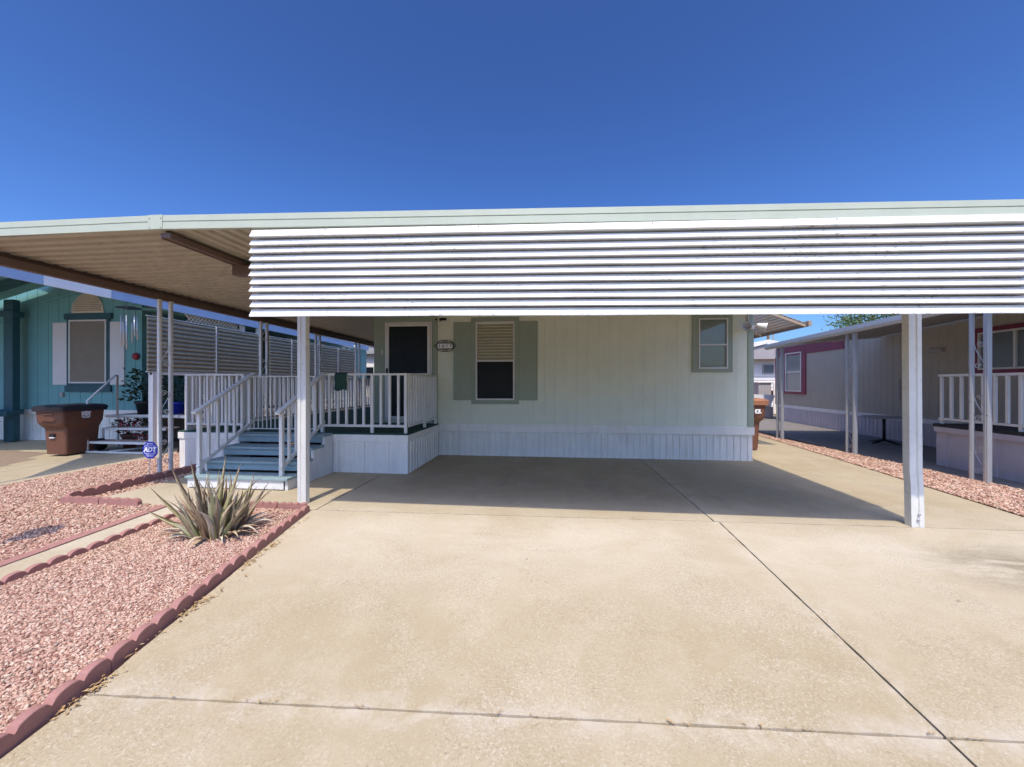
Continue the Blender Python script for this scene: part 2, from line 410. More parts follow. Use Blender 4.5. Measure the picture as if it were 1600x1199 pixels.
def bed(poly, lift, name='gravel_bed'):
    mb = MB(); pts = [(p[0], p[1]) for p in poly]
    # subdivided strips along y so the bed follows the break in slope
    P = np.array(poly); y0, y1 = P[:,1].min(), P[:,1].max(); yy = [y0] + ([YB] if y0 < YB < y1 else []) + [y1]
    for a, b in zip(yy[:-1], yy[1:]):
        q = [p for p in pts]
        def clip(q, y, keep_above):
            out = []
            for i in range(len(q)):
                p, r_ = q[i], q[(i+1) % len(q)]
                inn = lambda t: (t[1] >= y-1e-9) if keep_above else (t[1] <= y+1e-9)
                if inn(p): out.append(p)
                if inn(p) != inn(r_):
                    t = (y-p[1])/(r_[1]-p[1]); out.append((p[0]+t*(r_[0]-p[0]), y))
            return out
        q = clip(clip(q, a, True), b, False)
        if len(q) > 2: mb.add([(p[0], p[1], gz(*p)+lift) for p in q], [tuple(range(len(q)))])
    return tag(mb.build(name, 'gravel_base', loc=(0, 0, 0)), kind='structure')
def cx(y): return -2.68 + (4.15-y)*.155           # curb line along the driveway
b1 = [(-3.98, .75), (cx(.75)-.09, .75), (cx(4.1)-.09, 4.1), (-3.98, 4.1)]
bed(b1, .012); gravel(b1, 52000, .0055, .0125, .013, 'bed of pink gravel between the driveway and the narrow concrete strip')
b2 = [(-7.52, .9), (-4.455, .9), (-4.455, 4.12), (-5.80, 4.12), (-5.80, 7.35), (-6.3, 8.3), (-7.52, 7.3)]
bed(b2, .004); gravel(b2, 50000, .0075, .017, .006, 'wide bed of pink gravel left of the concrete strip and around the paired posts')
b4 = [(-5.72, 4.13), (-5.5, 4.13), (-5.5, 5.9), (-5.72, 5.9)]
bed(b4, -.012); gravel(b4, 900, .01, .022, -.008, 'thin strip of gravel and litter along the scalloped edging')
b3 = [(4.86, 3.4), (6.4, 3.4), (6.02, 6.3), (5.86, 8.5), (5.66, 10.7), (5.6, 13.4), (8.3, 16.6), (9.4, 26), (5.62, 26), (5.6, 17), (5.45, 11.3), (5.22, 8.1), (5.06, 6.48), (4.86, 4.3)]
bed(b3, .004); gravel(b3[:6]+b3[10:], 22000, .010, .022, .008, 'long strip of pink gravel in front of the beige house patio')

# scalloped edging blocks
def edging(p, q, nl, h=.085, th=.055, thick_dir=1):
    """one block from p to q (ground points) with nl rounded lobes"""
    p, q = Vector((*p, 0)), Vector((*q, 0)); d = (q-p); ln = d.length; d.normalize(); n = Vector((-d.y, d.x, 0))
    prof = [(0, -.03)]
    for i in range(nl):
        for k in range(9):
            t = k/8; prof.append((ln*(i+t)/nl, h-.034+.034*math.sqrt(max(0, 1-(2*t-1)**2))))
    prof.append((ln, -.03))
    tilt = random.uniform(-.004, .004); lift = random.uniform(-.004, .006)
    mb = MB(); pts = []
    for u, z in prof:
        w = p + d*u; pts.append(Vector((w.x, w.y, gz(w.x, w.y)+z+lift+tilt*(u/ln-.5)*2)))
    off = n*(th/2); pts2 = [a-off for a in pts]
    mb.extr(pts2, off*2); return mb
def edging_row(a, b, n, nl, lab, grp, gap=.006, **k):
    a, b = Vector(a), Vector(b); names = ['first', 'second', 'third', 'fourth', 'fifth', 'sixth', 'seventh', 'eighth']
    for i in range(n):
        p = a.lerp(b, i/n); q = a.lerp(b, (i+1)/n); dd = (q-p).normalized()*gap/2
        j = Vector((random.uniform(-.008, .008), random.uniform(-.006, .006)))
        o = edging(p+dd+j, q-dd+j, nl, **k).build('edging_block', 'brick_edge', bevel=.006, sharp=35)
        tag(o, lab.format(names[i]), 'edging block', grp)
GE = 'scalloped red edging blocks around the gravel beds'
edging_row((cx(4.12)-.03, 4.12), (cx(.72)-.03, .72), 6, 4, 'red scalloped edging block beside the driveway, {} from the carport post', GE, h=.082, th=.05)
edging_row((-3.40, 4.135), (-2.74, 4.15), 2, 4, 'red scalloped edging block behind the spiky plant, {} from its left', GE, h=.075)
edging_row((-4.0, 4.05), (-4.0, .9), 6, 4, 'red scalloped edging block beside the narrow concrete strip, {} from the spiky plant', GE, h=.066, th=.045)
edging_row((-5.76, 4.08), (-4.74, 4.08), 2, 4, 'red scalloped edging block across the front of the entry walk, {} from its left', GE, h=.085)
edging_row((-5.77, 4.12), (-5.77, 5.88), 3, 4, 'red scalloped edging block below the blue security sign, {} from its near end', GE, h=.10)
for i in range(6):
    y0 = .9+i*.525; mb = MB(); mb.box(-4.45, -4.345, y0+.004, y0+.521, -.05, 0)
    mb.v = [(v[0], v[1], v[2]+gz(v[0], v[1])+.032) for v in mb.v]
    tag(mb.build('flat_edging_block', 'brick_edge', bevel=.006), 'flat pink edging block sunk between gravel and concrete strip, %s from the camera' % ['nearest', 'second', 'third', 'fourth', 'fifth', 'sixth'][i], 'edging block', 'flat edging blocks along the concrete strip')

# ------------------------------------------------------------------ our home
YH = 7.57; XL, XR = -3.556, 3.548
home = thing('mobile_home', 'pale green mobile home with sage shutters and white skirting under the carport', 'mobile home', (0, YH+4, 0))
w = MB()
ln = XR-XL
wall_run(w, (XL, YH), (XR, YH), .60, 2.78, groove_profile(ln, .203, .006, .004, .12), .1)
wall_run(w, (XL, 22.0), (XL, YH+.101), .60, 2.78, groove_profile(22-YH-.1, .203, .007, .007), .1)
wall_run(w, (XR, YH+.101), (XR, 22.0), .60, 2.78, groove_profile(22-YH-.1, .203, .007, .007), .1)
w.box(XL, XR, 21.9, 22.0, .6, 2.78)
w.extr([(XL, YH+.02, 2.78), (XR, YH+.02, 2.78), ((XL+XR)/2, YH+.02, 3.45)], (0, .1, 0))
w.build('wall', 'siding', home)
# seams and trim
t = MB(); t.box(XL-.012, -3.335, YH-.022, YH+.06, .60, 2.775); t.build('corner_trim', 'sage', home, bevel=.003)
t = MB(); t.box(3.462, XR+.012, YH-.022, YH+.07, .618, 2.775); t.build('corner_trim', 'sage', home, bevel=.003)
for x in (-.019, 1.195): xbox(x-.005, x+.005, YH-.004, YH+.03, .62, 2.77).build('seam_batten', 'siding', home)
s = MB()
wall_run(s, (-2.26, YH+.03), (XR+.01, YH+.03), 0.0, .47, rib_profile(XR+.01+2.26, .118, .05, .014), .05)
wall_run(s, (XR+.01, YH+.09), (XR+.01, 22.0), 0.0, .47, rib_profile(14.4, .118, .05, .014), .05)
s.build('skirting', 'white_skirt', home)
s = MB(); s.box(-2.262, XR+.028, YH-.012, YH+.05, .468, .616); s.box(XR+.001, XR+.028, YH+.051, 22, .468, .616); s.build('skirting_band', 'white_skirt', home, bevel=.004)
r_ = MB(); xm = (XL+XR)/2
r_.extr([(XL-.15, YH-.05, 2.79), (xm, YH-.05, 3.50), (XR+.15, YH-.05, 2.79), (XR+.15, YH-.05, 2.83), (xm, YH-.05, 3.55), (XL-.15, YH-.05, 2.83)], (0, 14.6, 0)); r_.build('roof', 'pan_top', home)
# big window
def frame(mb, x0, x1, z0, z1, y0, y1, w):
    mb.box(x0, x1, y0, y1, z1-w, z1); mb.box(x0, x1, y0, y1, z0, z0+w)
    mb.box(x0, x0+w, y0, y1, z0+w, z1-w); mb.box(x1-w, x1, y0, y1, z0+w, z1-w); return mb
def slats(mb, x0, x1, z0, z1, y, pitch, tilt=.012, th=.002):
    z = z0
    while z + pitch <= z1+1e-6:
        mb.extr([(x0, y, z), (x0, y-tilt, z+pitch*.15), (x0, y-tilt*.3, z+pitch*.97), (x0, y+th, z+pitch)], (x1-x0, 0, 0)); z += pitch
    return mb
wt = MB(); frame(wt, -1.60, -.676, 1.005, 2.668, YH-.03, YH+.02, .085); wt.build('window_trim', 'sage', home, bevel=.003)
wf = frame(MB(), -1.513, -.760, 1.083, 2.592, YH-.045, YH+.03, .028); wf.box(-1.485, -.788, YH-.04, YH+.02, 1.82, 1.855); wf.box(-1.485, -.788, YH-.036, YH+.0, 2.25, 2.262)
win = wf.build('window', 'alu', home, bevel=.002)
slats(MB(), -1.483, -.79, 1.857, 2.56, YH+.012, .058, .034).build('blind', 'blind', win)
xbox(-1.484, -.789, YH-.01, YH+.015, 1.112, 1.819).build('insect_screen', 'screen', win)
for x0, x1 in ((-1.955, -1.602), (-.674, -.321)):
    sh = MB(); sh.box(x0, x1, YH-.026, YH+.01, 1.08, 2.588); sh.build('shutter', 'sage', home, bevel=.003)
# small window
wt = MB(); frame(wt, 2.497, 3.197, 1.605, 2.67, YH-.03, YH+.02, .105); wt.build('window_trim', 'sage', home, bevel=.003)
wf = frame(MB(), 2.604, 3.112, 1.668, 2.585, YH-.045, YH+.03, .025); wf.box(2.63, 3.086, YH-.04, YH+.02, 2.09, 2.118)
win = wf.build('window', 'alu', home, bevel=.002)
slats(MB(), 2.631, 3.085, 1.70, 2.56, YH+.02, .026, .007).build('blind', 'blind_grey', win)
m, nt, b = new_mat('window_glass'); b.inputs['Base Color'].default_value = (.6, .65, .65, 1); b.inputs['Roughness'].default_value = .03; b.inputs['Transmission Weight'].default_value = .92; b.inputs['IOR'].default_value = 1.45; M['glass'] = m
xbox(2.631, 3.085, YH-.012, YH-.008, 1.694, 2.089).build('pane', 'glass', win); xbox(2.631, 3.085, YH-.012, YH-.008, 2.119, 2.559).build('pane', 'glass', win)
# door
dt = MB(); dt.box(-3.334, -2.274, YH-.028, YH+.02, 2.61, 2.72); dt.box(-2.374, -2.274, YH-.028, YH+.02, .62, 2.609); dt.build('door_trim', 'sage', home, bevel=.003)
do = frame(MB(), -3.33, -2.377, .66, 2.608, YH-.05, YH+.03, .03); frame(do, -3.298, -2.409, .70, 2.575, YH-.068, YH-.02, .055)
do.box(-3.242, -2.465, YH-.06, YH-.025, 1.56, 1.60)
door = do.build('screen_door', 'alu', home, bevel=.003)
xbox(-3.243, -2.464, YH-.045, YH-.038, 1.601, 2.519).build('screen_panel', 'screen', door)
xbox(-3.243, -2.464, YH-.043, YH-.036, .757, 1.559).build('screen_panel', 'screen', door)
h_ = MB(); h_.box(-3.292, -3.262, YH-.10, YH-.069, 1.56, 1.70); h_.build('handle', 'black', door, bevel=.004)
h_ = MB(); h_.lathe([(.012, 0), (.03, .01), (.03, .03), (.01, .045)], (-2.30, YH-.01, 2.63)); h_.tube([(-2.21, YH-.01, 2.66), (-2.18, YH-.05, 2.64), (-2.20, YH-.06, 2.60), (-2.22, YH-.05, 2.62)], .006); h_.box(-2.24, -2.1, YH-.02, YH, 2.63, 2.68); h_.build('wall_hook', 'black', home)
xbox(-3.41, -3.385, YH-.03, YH-.02, 1.98, 2.06).build('doorbell', 'alu', home)

# address plaque
pl = thing('address_plaque', 'black scrolled iron house number plaque between door and shutter', 'address plaque', (-2.11, YH-.06, 2.05))
p = frame(MB(), -2.278, -1.948, 2.065, 2.19, YH-.065, YH-.045, .014)
for sgn in (1, -1):
    zc = 2.1275 + sgn*.062
    p.tube([(-2.113+.15*math.cos(a), YH-.055, zc+sgn*.045*math.sin(a)) for a in np.linspace(0, math.pi, 13)], .006, 6)
    for k in (-1, 1):
        p.tube([(-2.113+k*.03+.022*math.cos(a), YH-.055, zc+sgn*(.018+.016*math.sin(a))) for a in np.linspace(0, 5.4, 10)], .004, 5)
    xx = -2.113 + sgn*.165
    p.tube([(xx, YH-.055, 2.165), (xx+sgn*.055, YH-.055, 2.1275), (xx, YH-.055, 2.09)], .006, 6)
p.build('frame', 'black', pl)
xbox(-2.263, -1.963, YH-.058, YH-.048, 2.08, 2.176).build('number_plate', 'sign_white', pl)
def text_mesh(txt, size, depth, shear=0, bold=0):
    cu = bpy.data.curves.new('lettering', 'FONT'); cu.body = txt; cu.size = size; cu.extrude = depth; cu.align_x = 'CENTER'; cu.align_y = 'CENTER'
    cu.shear = shear; cu.offset = bold; cu.resolution_u = 3
    ob = bpy.data.objects.new('lettering', cu); COL.objects.link(ob)
    dg = bpy.context.evaluated_depsgraph_get(); me = bpy.data.meshes.new_from_object(ob.evaluated_get(dg))
    bpy.data.objects.remove(ob); return me
def place_text(txt, size, c, m, parent, name, shear=0, bold=0, mat4=None, depth=.002):
    me = text_mesh(txt, size, depth, shear, bold); me.name = name
    T = Matrix.Translation(Vector(c)-ORI[parent.name]) @ (mat4 or Matrix.Rotation(R(90), 4, 'X'))
    me.transform(T); me.materials.clear(); me.materials.append(M[m])
    o = bpy.data.objects.new(name, me); COL.objects.link(o); o.parent = parent; ORI[o.name] = ORI[parent.name]; return o
for i, ch in enumerate('1617'):
    place_text(ch, .088, (-2.225+i*.075, YH-.061, 2.128), 'black', pl, 'number')
# floodlights on the corner
fl = thing('floodlight', 'twin spotlight fixture on the right corner of the pale green home', 'floodlight', (3.47, YH-.03, 2.41))
f = MB(); f.lathe([(.05, 0), (.05, -.03), (.03, -.05)], (3.47, YH-.022, 2.42), 14, 'y'); f.tube([(3.47, YH-.06, 2.42), (3.40, YH-.09, 2.42), (3.36, YH-.12, 2.425)], .014); f.tube([(3.47, YH-.06, 2.42), (3.55, YH-.08, 2.42), (3.60, YH-.09, 2.425)], .014); f.box(3.42, 3.53, YH-.1, YH-.05, 2.37, 2.44); f.tube([(3.46, YH-.03, 2.47), (3.455, YH-.03, 2.7)], .012); f.build('mount', 'alu', fl)
def lamp_head(c, d_, m):
    d_ = Vector(d_).normalized(); q = d_.to_track_quat('Z', 'Y').to_matrix().to_4x4()
    mb = MB(); mb.lathe([(.02, -.06), (.035, -.04), (.045, 0), (.072, .09), (.078, .11), (.066, .108), (.03, .03)], (0, 0, 0), 18)
    mb.v = [tuple(Matrix.Translation(c) @ q @ Vector(v)) for v in mb.v]; return mb
lh = lamp_head((3.37, YH-.14, 2.42), (-.25, -1, -.15), 'alu').build('lamp_head', 'silver', fl)
lh = lamp_head((3.62, YH-.10, 2.425), (1, -.5, -.35), 'alu').build('lamp_head', 'white', fl)

# ------------------------------------------------------------------ carport
YP = 3.40
def fzt(x): return 2.999 + (-.0286*(x+3.77) if x > -3.77 else -.005*(x+3.77))
def fzb(x): return 2.868 + (-.0262*(x+3.77) if x > -3.77 else -.002*(x+3.77))
XE = 3.555; XW = -6.10
cp = thing('carport', 'white metal carport with pale green fascia and louvred drop panel over the driveway', 'carport', (-1.2, 5.0, 0))
def fascia(mb, xa, xb):
    prof = [(0, 1), (.012, 1), (.012, .58), (.004, .56), (.004, .52), (.012, .50), (.012, 0.0), (-.03, 0), (-.03, .04), (0, .04)]
    pts0 = [(xa, YP-o, fzb(xa)+(fzt(xa)-fzb(xa))*k) for o, k in prof]; pts1 = [(xb, YP-o, fzb(xb)+(fzt(xb)-fzb(xb))*k) for o, k in prof]
    n = len(prof); mb.add(pts0+pts1, [(i, (i+1) % n, n+(i+1) % n, n+i) for i in range(n)] + [tuple(range(n))[::-1], tuple(range(n, 2*n))])
f = MB(); fascia(f, -3.77, XE+.02); f.build('fascia', 'fascia', cp)
f = MB(); fascia(f, XW-.03, -3.77); f.build('fascia', 'fascia', cp)
s = MB(); s.box(-3.845, -3.695, YP-.017, YP-.0125, 2.867, 3.001)
for x, z in ((-3.83, 2.885), (-3.83, 2.97), (-3.71, 2.885), (-3.71, 2.97)): s.lathe([(.006, 0), (.006, -.004), (.003, -.006)], (x, YP-.017, z), 8, 'y')
s.build('splice_plate', 'fascia', cp)
# pans of the front roof run front to back, pans of the side roof run left to right
def pan(u, up=False):
    out = [(0, 0), (.072, 0), (.082, .034), (.140, .034)]
    return [(u+a, b) for a, b in out]
PP = .15
def zf(x, y): return fzb(x) + .012 + .004*(y-YP)*-1
rf = MB(); prof = []
x = -3.70
while x < XE: prof += pan(x); x += PP
prof.append((x, 0)); n = len(prof)
vs = [(min(px, XE), YP+.006, zf(px, YP)+pz*.8) for px, pz in prof] + [(min(px, XE), YH-.005, zf(px, YH)+pz*.8) for px, pz in prof]
rf.add(vs, [(i, i+1, n+i+1, n+i) for i in range(n-1)])
ro = rf.build('roof_pan', 'pan', cp); so = ro.modifiers.new('t', 'SOLIDIFY'); so.thickness = .004; so.offset = 1
rs = MB(); prof = []
y = YP+.006
while y < 14.4: prof += pan(y); y += PP
prof.append((y, 0)); n = len(prof)
def zs(x, y): return 2.873 + (x+3.77)*.004 - (y-YP)*.006
vs = [(-3.705 if yy < YH-.1 else XL-.02, yy, zs(-3.7, yy)+pz*.9) for yy, pz in prof] + [(XW-.045, yy, zs(XW, yy)+pz*.9) for yy, pz in prof]
rs.add(vs, [(i, n+i, n+i+1, i+1) for i in range(n-1)])
ro = rs.build('roof_pan', 'pan', cp); so = ro.modifiers.new('t', 'SOLIDIFY'); so.thickness = .004; so.offset = 1
# edge beam of the side roof, header, junction beam
b_ = MB()
b_.extr([(XW-.02, YP+.03, 2.74), (XW+.03, YP+.03, 2.72), (XW+.03, YP+.03, 2.805), (XW+.045, YP+.03, 2.805), (XW+.045, YP+.03, 2.71), (XW-.035, YP+.03, 2.71), (XW-.035, YP+.03, 2.876), (XW-.02, YP+.03, 2.876)], (0, 11.0, -.066)); b_.build('edge_beam', 'beam', cp)
b_ = MB(); b_.extr([(-3.76, YP+.03, 2.845), (-3.66, YP+.03, 2.845), (-3.66, YP+.03, 2.79), (-3.672, YP+.03, 2.79), (-3.672, YP+.03, 2.80), (-3.748, YP+.03, 2.80), (-3.748, YP+.03, 2.79), (-3.76, YP+.03, 2.79)], (0, 4.1, -.01)); b_.extr([(-3.705, YP+.03, 2.846), (-3.70, YP+.03, 2.846), (-3.70, YP+.03, 2.935), (-3.705, YP+.03, 2.935)], (0, 4.1, -.02)); b_.build('junction_beam', 'beam', cp)
b_ = MB(); b_.extr([(-3.78, 4.30, 2.795), (-3.78, 4.41, 2.795), (-3.78, 4.41, 2.68), (-3.78, 4.30, 2.68)], (7.34, 0, -.20)); b_.build('header_beam', 'beam', cp)
# front posts
def cpost(x, y, ztop, w_, dep, kick=0.0, mat='post'):
    mb = MB(); z0 = gz(x, y)-.01
    # folded channel section with centre groove
    sec = [(-w_/2, -dep/2), (-w_*.16, -dep/2), (-w_*.10, -dep/2+.012), (w_*.10, -dep/2+.012), (w_*.16, -dep/2), (w_/2, -dep/2), (w_/2, dep/2), (w_*.14, dep/2), (w_*.08, dep/2-.012), (-w_*.08, dep/2-.012), (-w_*.14, dep/2), (-w_/2, dep/2)]
    rows = [(z0, kick), (z0+.42, kick*.6), (z0+.55, 0), (ztop, -kick*.6)] if kick else [(z0, 0), (ztop, 0)]
    n = len(sec); vs = [(x+a+k, y+b, z) for z, k in rows for a, b in sec]
    fs = [(j*n+i, j*n+(i+1) % n, (j+1)*n+(i+1) % n, (j+1)*n+i) for j in range(len(rows)-1) for i in range(n)]
    fs += [tuple(range(n))[::-1], tuple((len(rows)-1)*n+i for i in range(n))]
    mb.add(vs, fs); return mb
po = cpost(-2.92, 4.355, 2.68, .105, .075).build('post', 'post', cp, bevel=.002, sharp=60)
bo = MB()
for z in (.07, .045): bo.lathe([(.009, 0), (.009, .007), (.004, .009)], (-2.868, 4.372, z), 8, 'x')
bo.build('bolt', 'silver', po)
po = cpost(3.50, 4.30, 2.50, .115, .08, .018).build('post', 'post', cp, bevel=.002, sharp=60)
for z, yy in ((.13, .0), (.075, -.02)):
    bo = MB(); bo.lathe([(.012, 0), (.012, -.008), (.005, -.011)], (3.53+yy*.5, 4.262, z), 8, 'y'); bo.build('bolt', 'silver', po)
# paired posts with scrolls along the side roof
def scroll(mb, y0, y1, x, z, s=1, r=.007):
    w_ = y1-y0; m_ = (y0+y1)/2
    pts = []
    for t in np.linspace(0, 1, 12): pts.append((x, y0+w_*(.5-.5*math.cos(math.pi*t)), z+.30*t*s))
    mb.tube(pts, r, 5)
    for cy, cz, dr in ((y0+w_*.35, z+.30*s, 1), (y1-w_*.35, z, -1)):
        q = [(x, cy+(.048*(1-t*.75))*math.cos(a)*dr, cz+(.048*(1-t*.75))*math.sin(a)) for t, a in ((k/14, k/14*8.2) for k in range(15))]
        mb.tube(q, r*.9, 5)
    return mb
for ya, yb in ((5.50, 5.68), (7.62, 7.80), (9.52, 9.70), (11.58, 11.80)):
    zb_ = 0.0 if ya < 5.9 else .62; zt_ = 2.712-(ya-YP)*.006
    for yy in (ya, yb):
        q = MB(); q.box(-6.075, -6.03, yy-.022, yy+.022, zb_-.01, zt_); q.box(-6.08, -6.025, yy-.008, yy+.008, zb_, zt_-.01); q.build('post', 'post', cp, bevel=.003)
    for k, z in enumerate((zb_+.18, zb_+.95, zb_+1.70)):
        if z+.35 < zt_: scroll(MB(), ya+.024, yb-.024, -6.052, z, 1).build('scrollwork', 'post', cp)
# louvred drop panel
dp = MB(); NS = 11
pxl, pxr = -2.775, 3.545
def pz(x, k):
    t = (x-pxl)/(3.521-pxl); top = 2.811+t*(2.675-2.811); bot = 2.011+t*(1.923-2.011); return top+(bot-top)*k
ks = [0, .115] + [.115+(1-.115)*(i+1)/(NS-1) for i in range(NS-1)]
for i in range(NS):
    a, b2 = ks[i], ks[i+1]; e = random.uniform(0, .012)
    secf = lambda x: [(YP-.026, pz(x, a)), (YP-.060, pz(x, a+(b2-a)*.72)), (YP-.063, pz(x, a+(b2-a)*.76)), (YP-.055, pz(x, a+(b2-a)*.78)), (YP+.045, pz(x, a+(b2-a)*.80)), (YP+.045, pz(x, b2)), (YP+.05, pz(x, b2)), (YP+.05, pz(x, a)), (YP-.01, pz(x, a))]
    if i == NS-1: secf = lambda x: [(YP-.026, pz(x, a)), (YP-.060, pz(x, .985)), (YP-.06, pz(x, 1)), (YP-.054, pz(x, 1)), (YP-.05, pz(x, .99)), (YP-.022, pz(x, a+.004)), (YP+.05, pz(x, a+.004)), (YP+.05, pz(x, a)), (YP-.01, pz(x, a))]
    NX = 24; xsn = [pxl+e+(pxr-pxl-e)*j/NX for j in range(NX+1)]
    vs = []
    for j, x in enumerate(xsn):
        wv = .0035*mnoise.noise(Vector((x*1.7, i*3.1, 0)))
        vs += [(x, y, z+wv*(1 if 0 < q < 4 else 0)) for q, (y, z) in enumerate(secf(x))]
    n = 9; fs = [(j*n+k, j*n+(k+1) % n, (j+1)*n+(k+1) % n, (j+1)*n+k) for j in range(NX) for k in range(n)]
    fs += [tuple(range(n)), tuple(NX*n+k for k in range(n))[::-1]]
    dp.add(vs, fs)
m, nt, b = new_mat('drop_panel_paint'); p_ = wpos(nt)
c = mix(nt, ramp(nt, noise(nt, 2, 5, .6, p_), [(.3, 0), (.7, 1)]), (.70, .695, .665), (.76, .755, .725))
chip = ramp(nt, noise(nt, 22, 6, .75, scaled(nt, p_, (1, 1, 3.2)), .3), [(.585, 0), (.61, .9)])
chip = math_(nt, 'MULTIPLY', chip, ramp(nt, noise(nt, 1.4, 3, .5, scaled(nt, p_, (1, 1, 2.5))), [(.47, 0), (.58, 1)]))
c = mix(nt, ramp(nt, noise(nt, 1.0, 6, .7, scaled(nt, p_, (5, 5, .9)), .3), [(.50, 0), (.75, .22)]), c, (.50, .48, .42)); c = mix(nt, chip, c, (.16, .165, .16)); L(nt, c, b.inputs['Base Color']); b.inputs['Roughness'].default_value = .42
M['drop_panel'] = m
dpo = dp.build('drop_panel', 'drop_panel', cp)
for x in (-2.05, -.65, .8, 2.2): MB().lathe([(.007, 0), (.007, -.006), (.003, -.008)], (x, YP-.030, pz(x, .02)), 8, 'y').build('rivet', 'beam', dpo)
v_ = MB(); v_.lathe([(.05, 0), (.05, .06), (.085, .07), (.085, .12), (.06, .15), (.02, .16)], (-2.70, 3.75, 2.93), 16); vent = v_.build('roof_vent', paint('vent_green', (.30, .36, .14), .5, .1), cp)

# ------------------------------------------------------------------ porch deck
deck = thing('porch_deck', 'raised entry deck with white railings, green carpet and white ribbed skirting', 'deck', (-4.2, 6.7, 0))
YD = 5.92; DX0, DX1 = -6.17, -2.25
fl_ = MB(); fl_.box(DX0, DX1, YD, YH-.02, .585, .625); fl_.box(DX0, XL-.02, YH-.019, 14.0, .585, .625); fl_.build('floor', 'carpet', deck, bevel=.006)
s = MB()
def sk_prof(length, ws):
    out = [(0, 0)]; u = 0; i = 0
    while u < length-.02:
        w_ = ws[i % len(ws)]; u2 = min(length, u+w_)
        k = u+.022
        out += [(u+.004, 0)]
        while k < u2-.03: out += [(k, 0), (k+.003, .003), (k+.006, .003), (k+.009, 0)]; k += .042
        if u2 < length: out += [(u2-.006, 0), (u2-.004, .012), (u2+.004, .012)]
        u = u2; i += 1
    out += [(length, 0)]; return out
wall_run(s, (DX0+.01, YD+.012), (-4.99, YD+.012), 0, .50, sk_prof(1.17, [.38, .40]), .04)
wall_run(s, (-3.68, YD+.012), (DX1-.01, YD+.012), 0, .50, sk_prof(1.42, [.30, .42, .40]), .04)
wall_run(s, (DX1-.012, YD+.06), (DX1-.012, YH+.02), 0, .50, rib_profile(YH-YD-.04, .13, .045, .014), .04)
wall_run(s, (DX0+.01, 14.0), (DX0+.01, YD+.06), 0, .50, rib_profile(14-YD-.06, .13, .045, .014), .04)
s.build('skirting', 'white_skirt', deck)
s = MB(); s.box(DX0-.004, -4.985, YD-.006, YD+.05, .495, .60); s.box(-3.69, DX1+.004, YD-.006, YD+.05, .495, .60); s.box(DX1-.05, DX1+.004, YD+.051, YH-.015, .495, .60); s.box(DX0-.004, DX0+.05, YD+.051, 14, .495, .60)
s.build('rim_board', 'white_skirt', deck, bevel=.003)
def railing(p, q, n, longs=(), zt=1.56, zb=.735, zf=.625, end=(True, True), spacing=None, bw=.036):
    p, q = Vector((*p, 0)), Vector((*q, 0)); dv = q-p
    mb = MB(); mb.bar(p+Vector((0, 0, zt-.016)), q+Vector((0, 0, zt-.016)), .062, .032)
    ro = mb.build('railing', 'rail', deck, bevel=.004)
    MB().bar(p+Vector((0, 0, zb)), q+Vector((0, 0, zb)), .05, .038).build('bottom_rail', 'rail', ro, bevel=.004)
    for i in range(n):
        c = p+dv*(i/(n-1)); lo = zf if (i in longs) else zb+.019
        w_ = bw*1.25 if i in longs else bw
        k = MB(); ang = math.atan2(dv.y, dv.x); a = Vector((math.cos(ang), math.sin(ang), 0))*w_/2; bb = Vector((-math.sin(ang), math.cos(ang), 0))*w_/2
        if i in longs: bb = bb*1.0; c = c+bb.normalized()*-.003
        ln_ = math.hypot(dv.x, dv.y); uu = i/(n-1)*ln_
        if uu < w_/2: c = c + a
        if ln_-uu < w_/2: c = c - a
        k.extr([c-a-bb+Vector((0, 0, lo)), c+a-bb+Vector((0, 0, lo)), c+a+bb+Vector((0, 0, lo)), c-a+bb+Vector((0, 0, lo))], (0, 0, zt-.0325-lo))
        k.build('baluster', 'rail', ro, bevel=.003)
    return ro
railing((-3.70, YD+.05), (DX1-.03, YD+.05), 11, (0, 6, 10))
railing((DX1-.035, YD+.085), (DX1-.035, YH-.10), 12, (6, 11))
railing((DX0+.09, YD+.05), (-5.02, YD+.05), 9, (0, 8))
railing((DX0+.09, YD+.12), (DX0+.09, 13.6), 52, (12, 24, 36, 51), zb=.69)
for x in (DX0+.09, -5.02):
    xbox(x-.05, x+.05, YD+.081, YD+.17, .626, 1.52).build('newel_post', 'rail', deck, bevel=.004)
# gate
gm = frame(MB(), -4.97, -3.80, .66, 1.52, YD+.045, YD+.065, .018)
gate = gm.build('gate', 'rail', deck, bevel=.002)
for i in range(16):
    x = -4.97+.0732*(i+.5); xbox(x-.007, x+.007, YD+.048, YD+.062, .678, 1.502).build('picket', 'rail', gate)
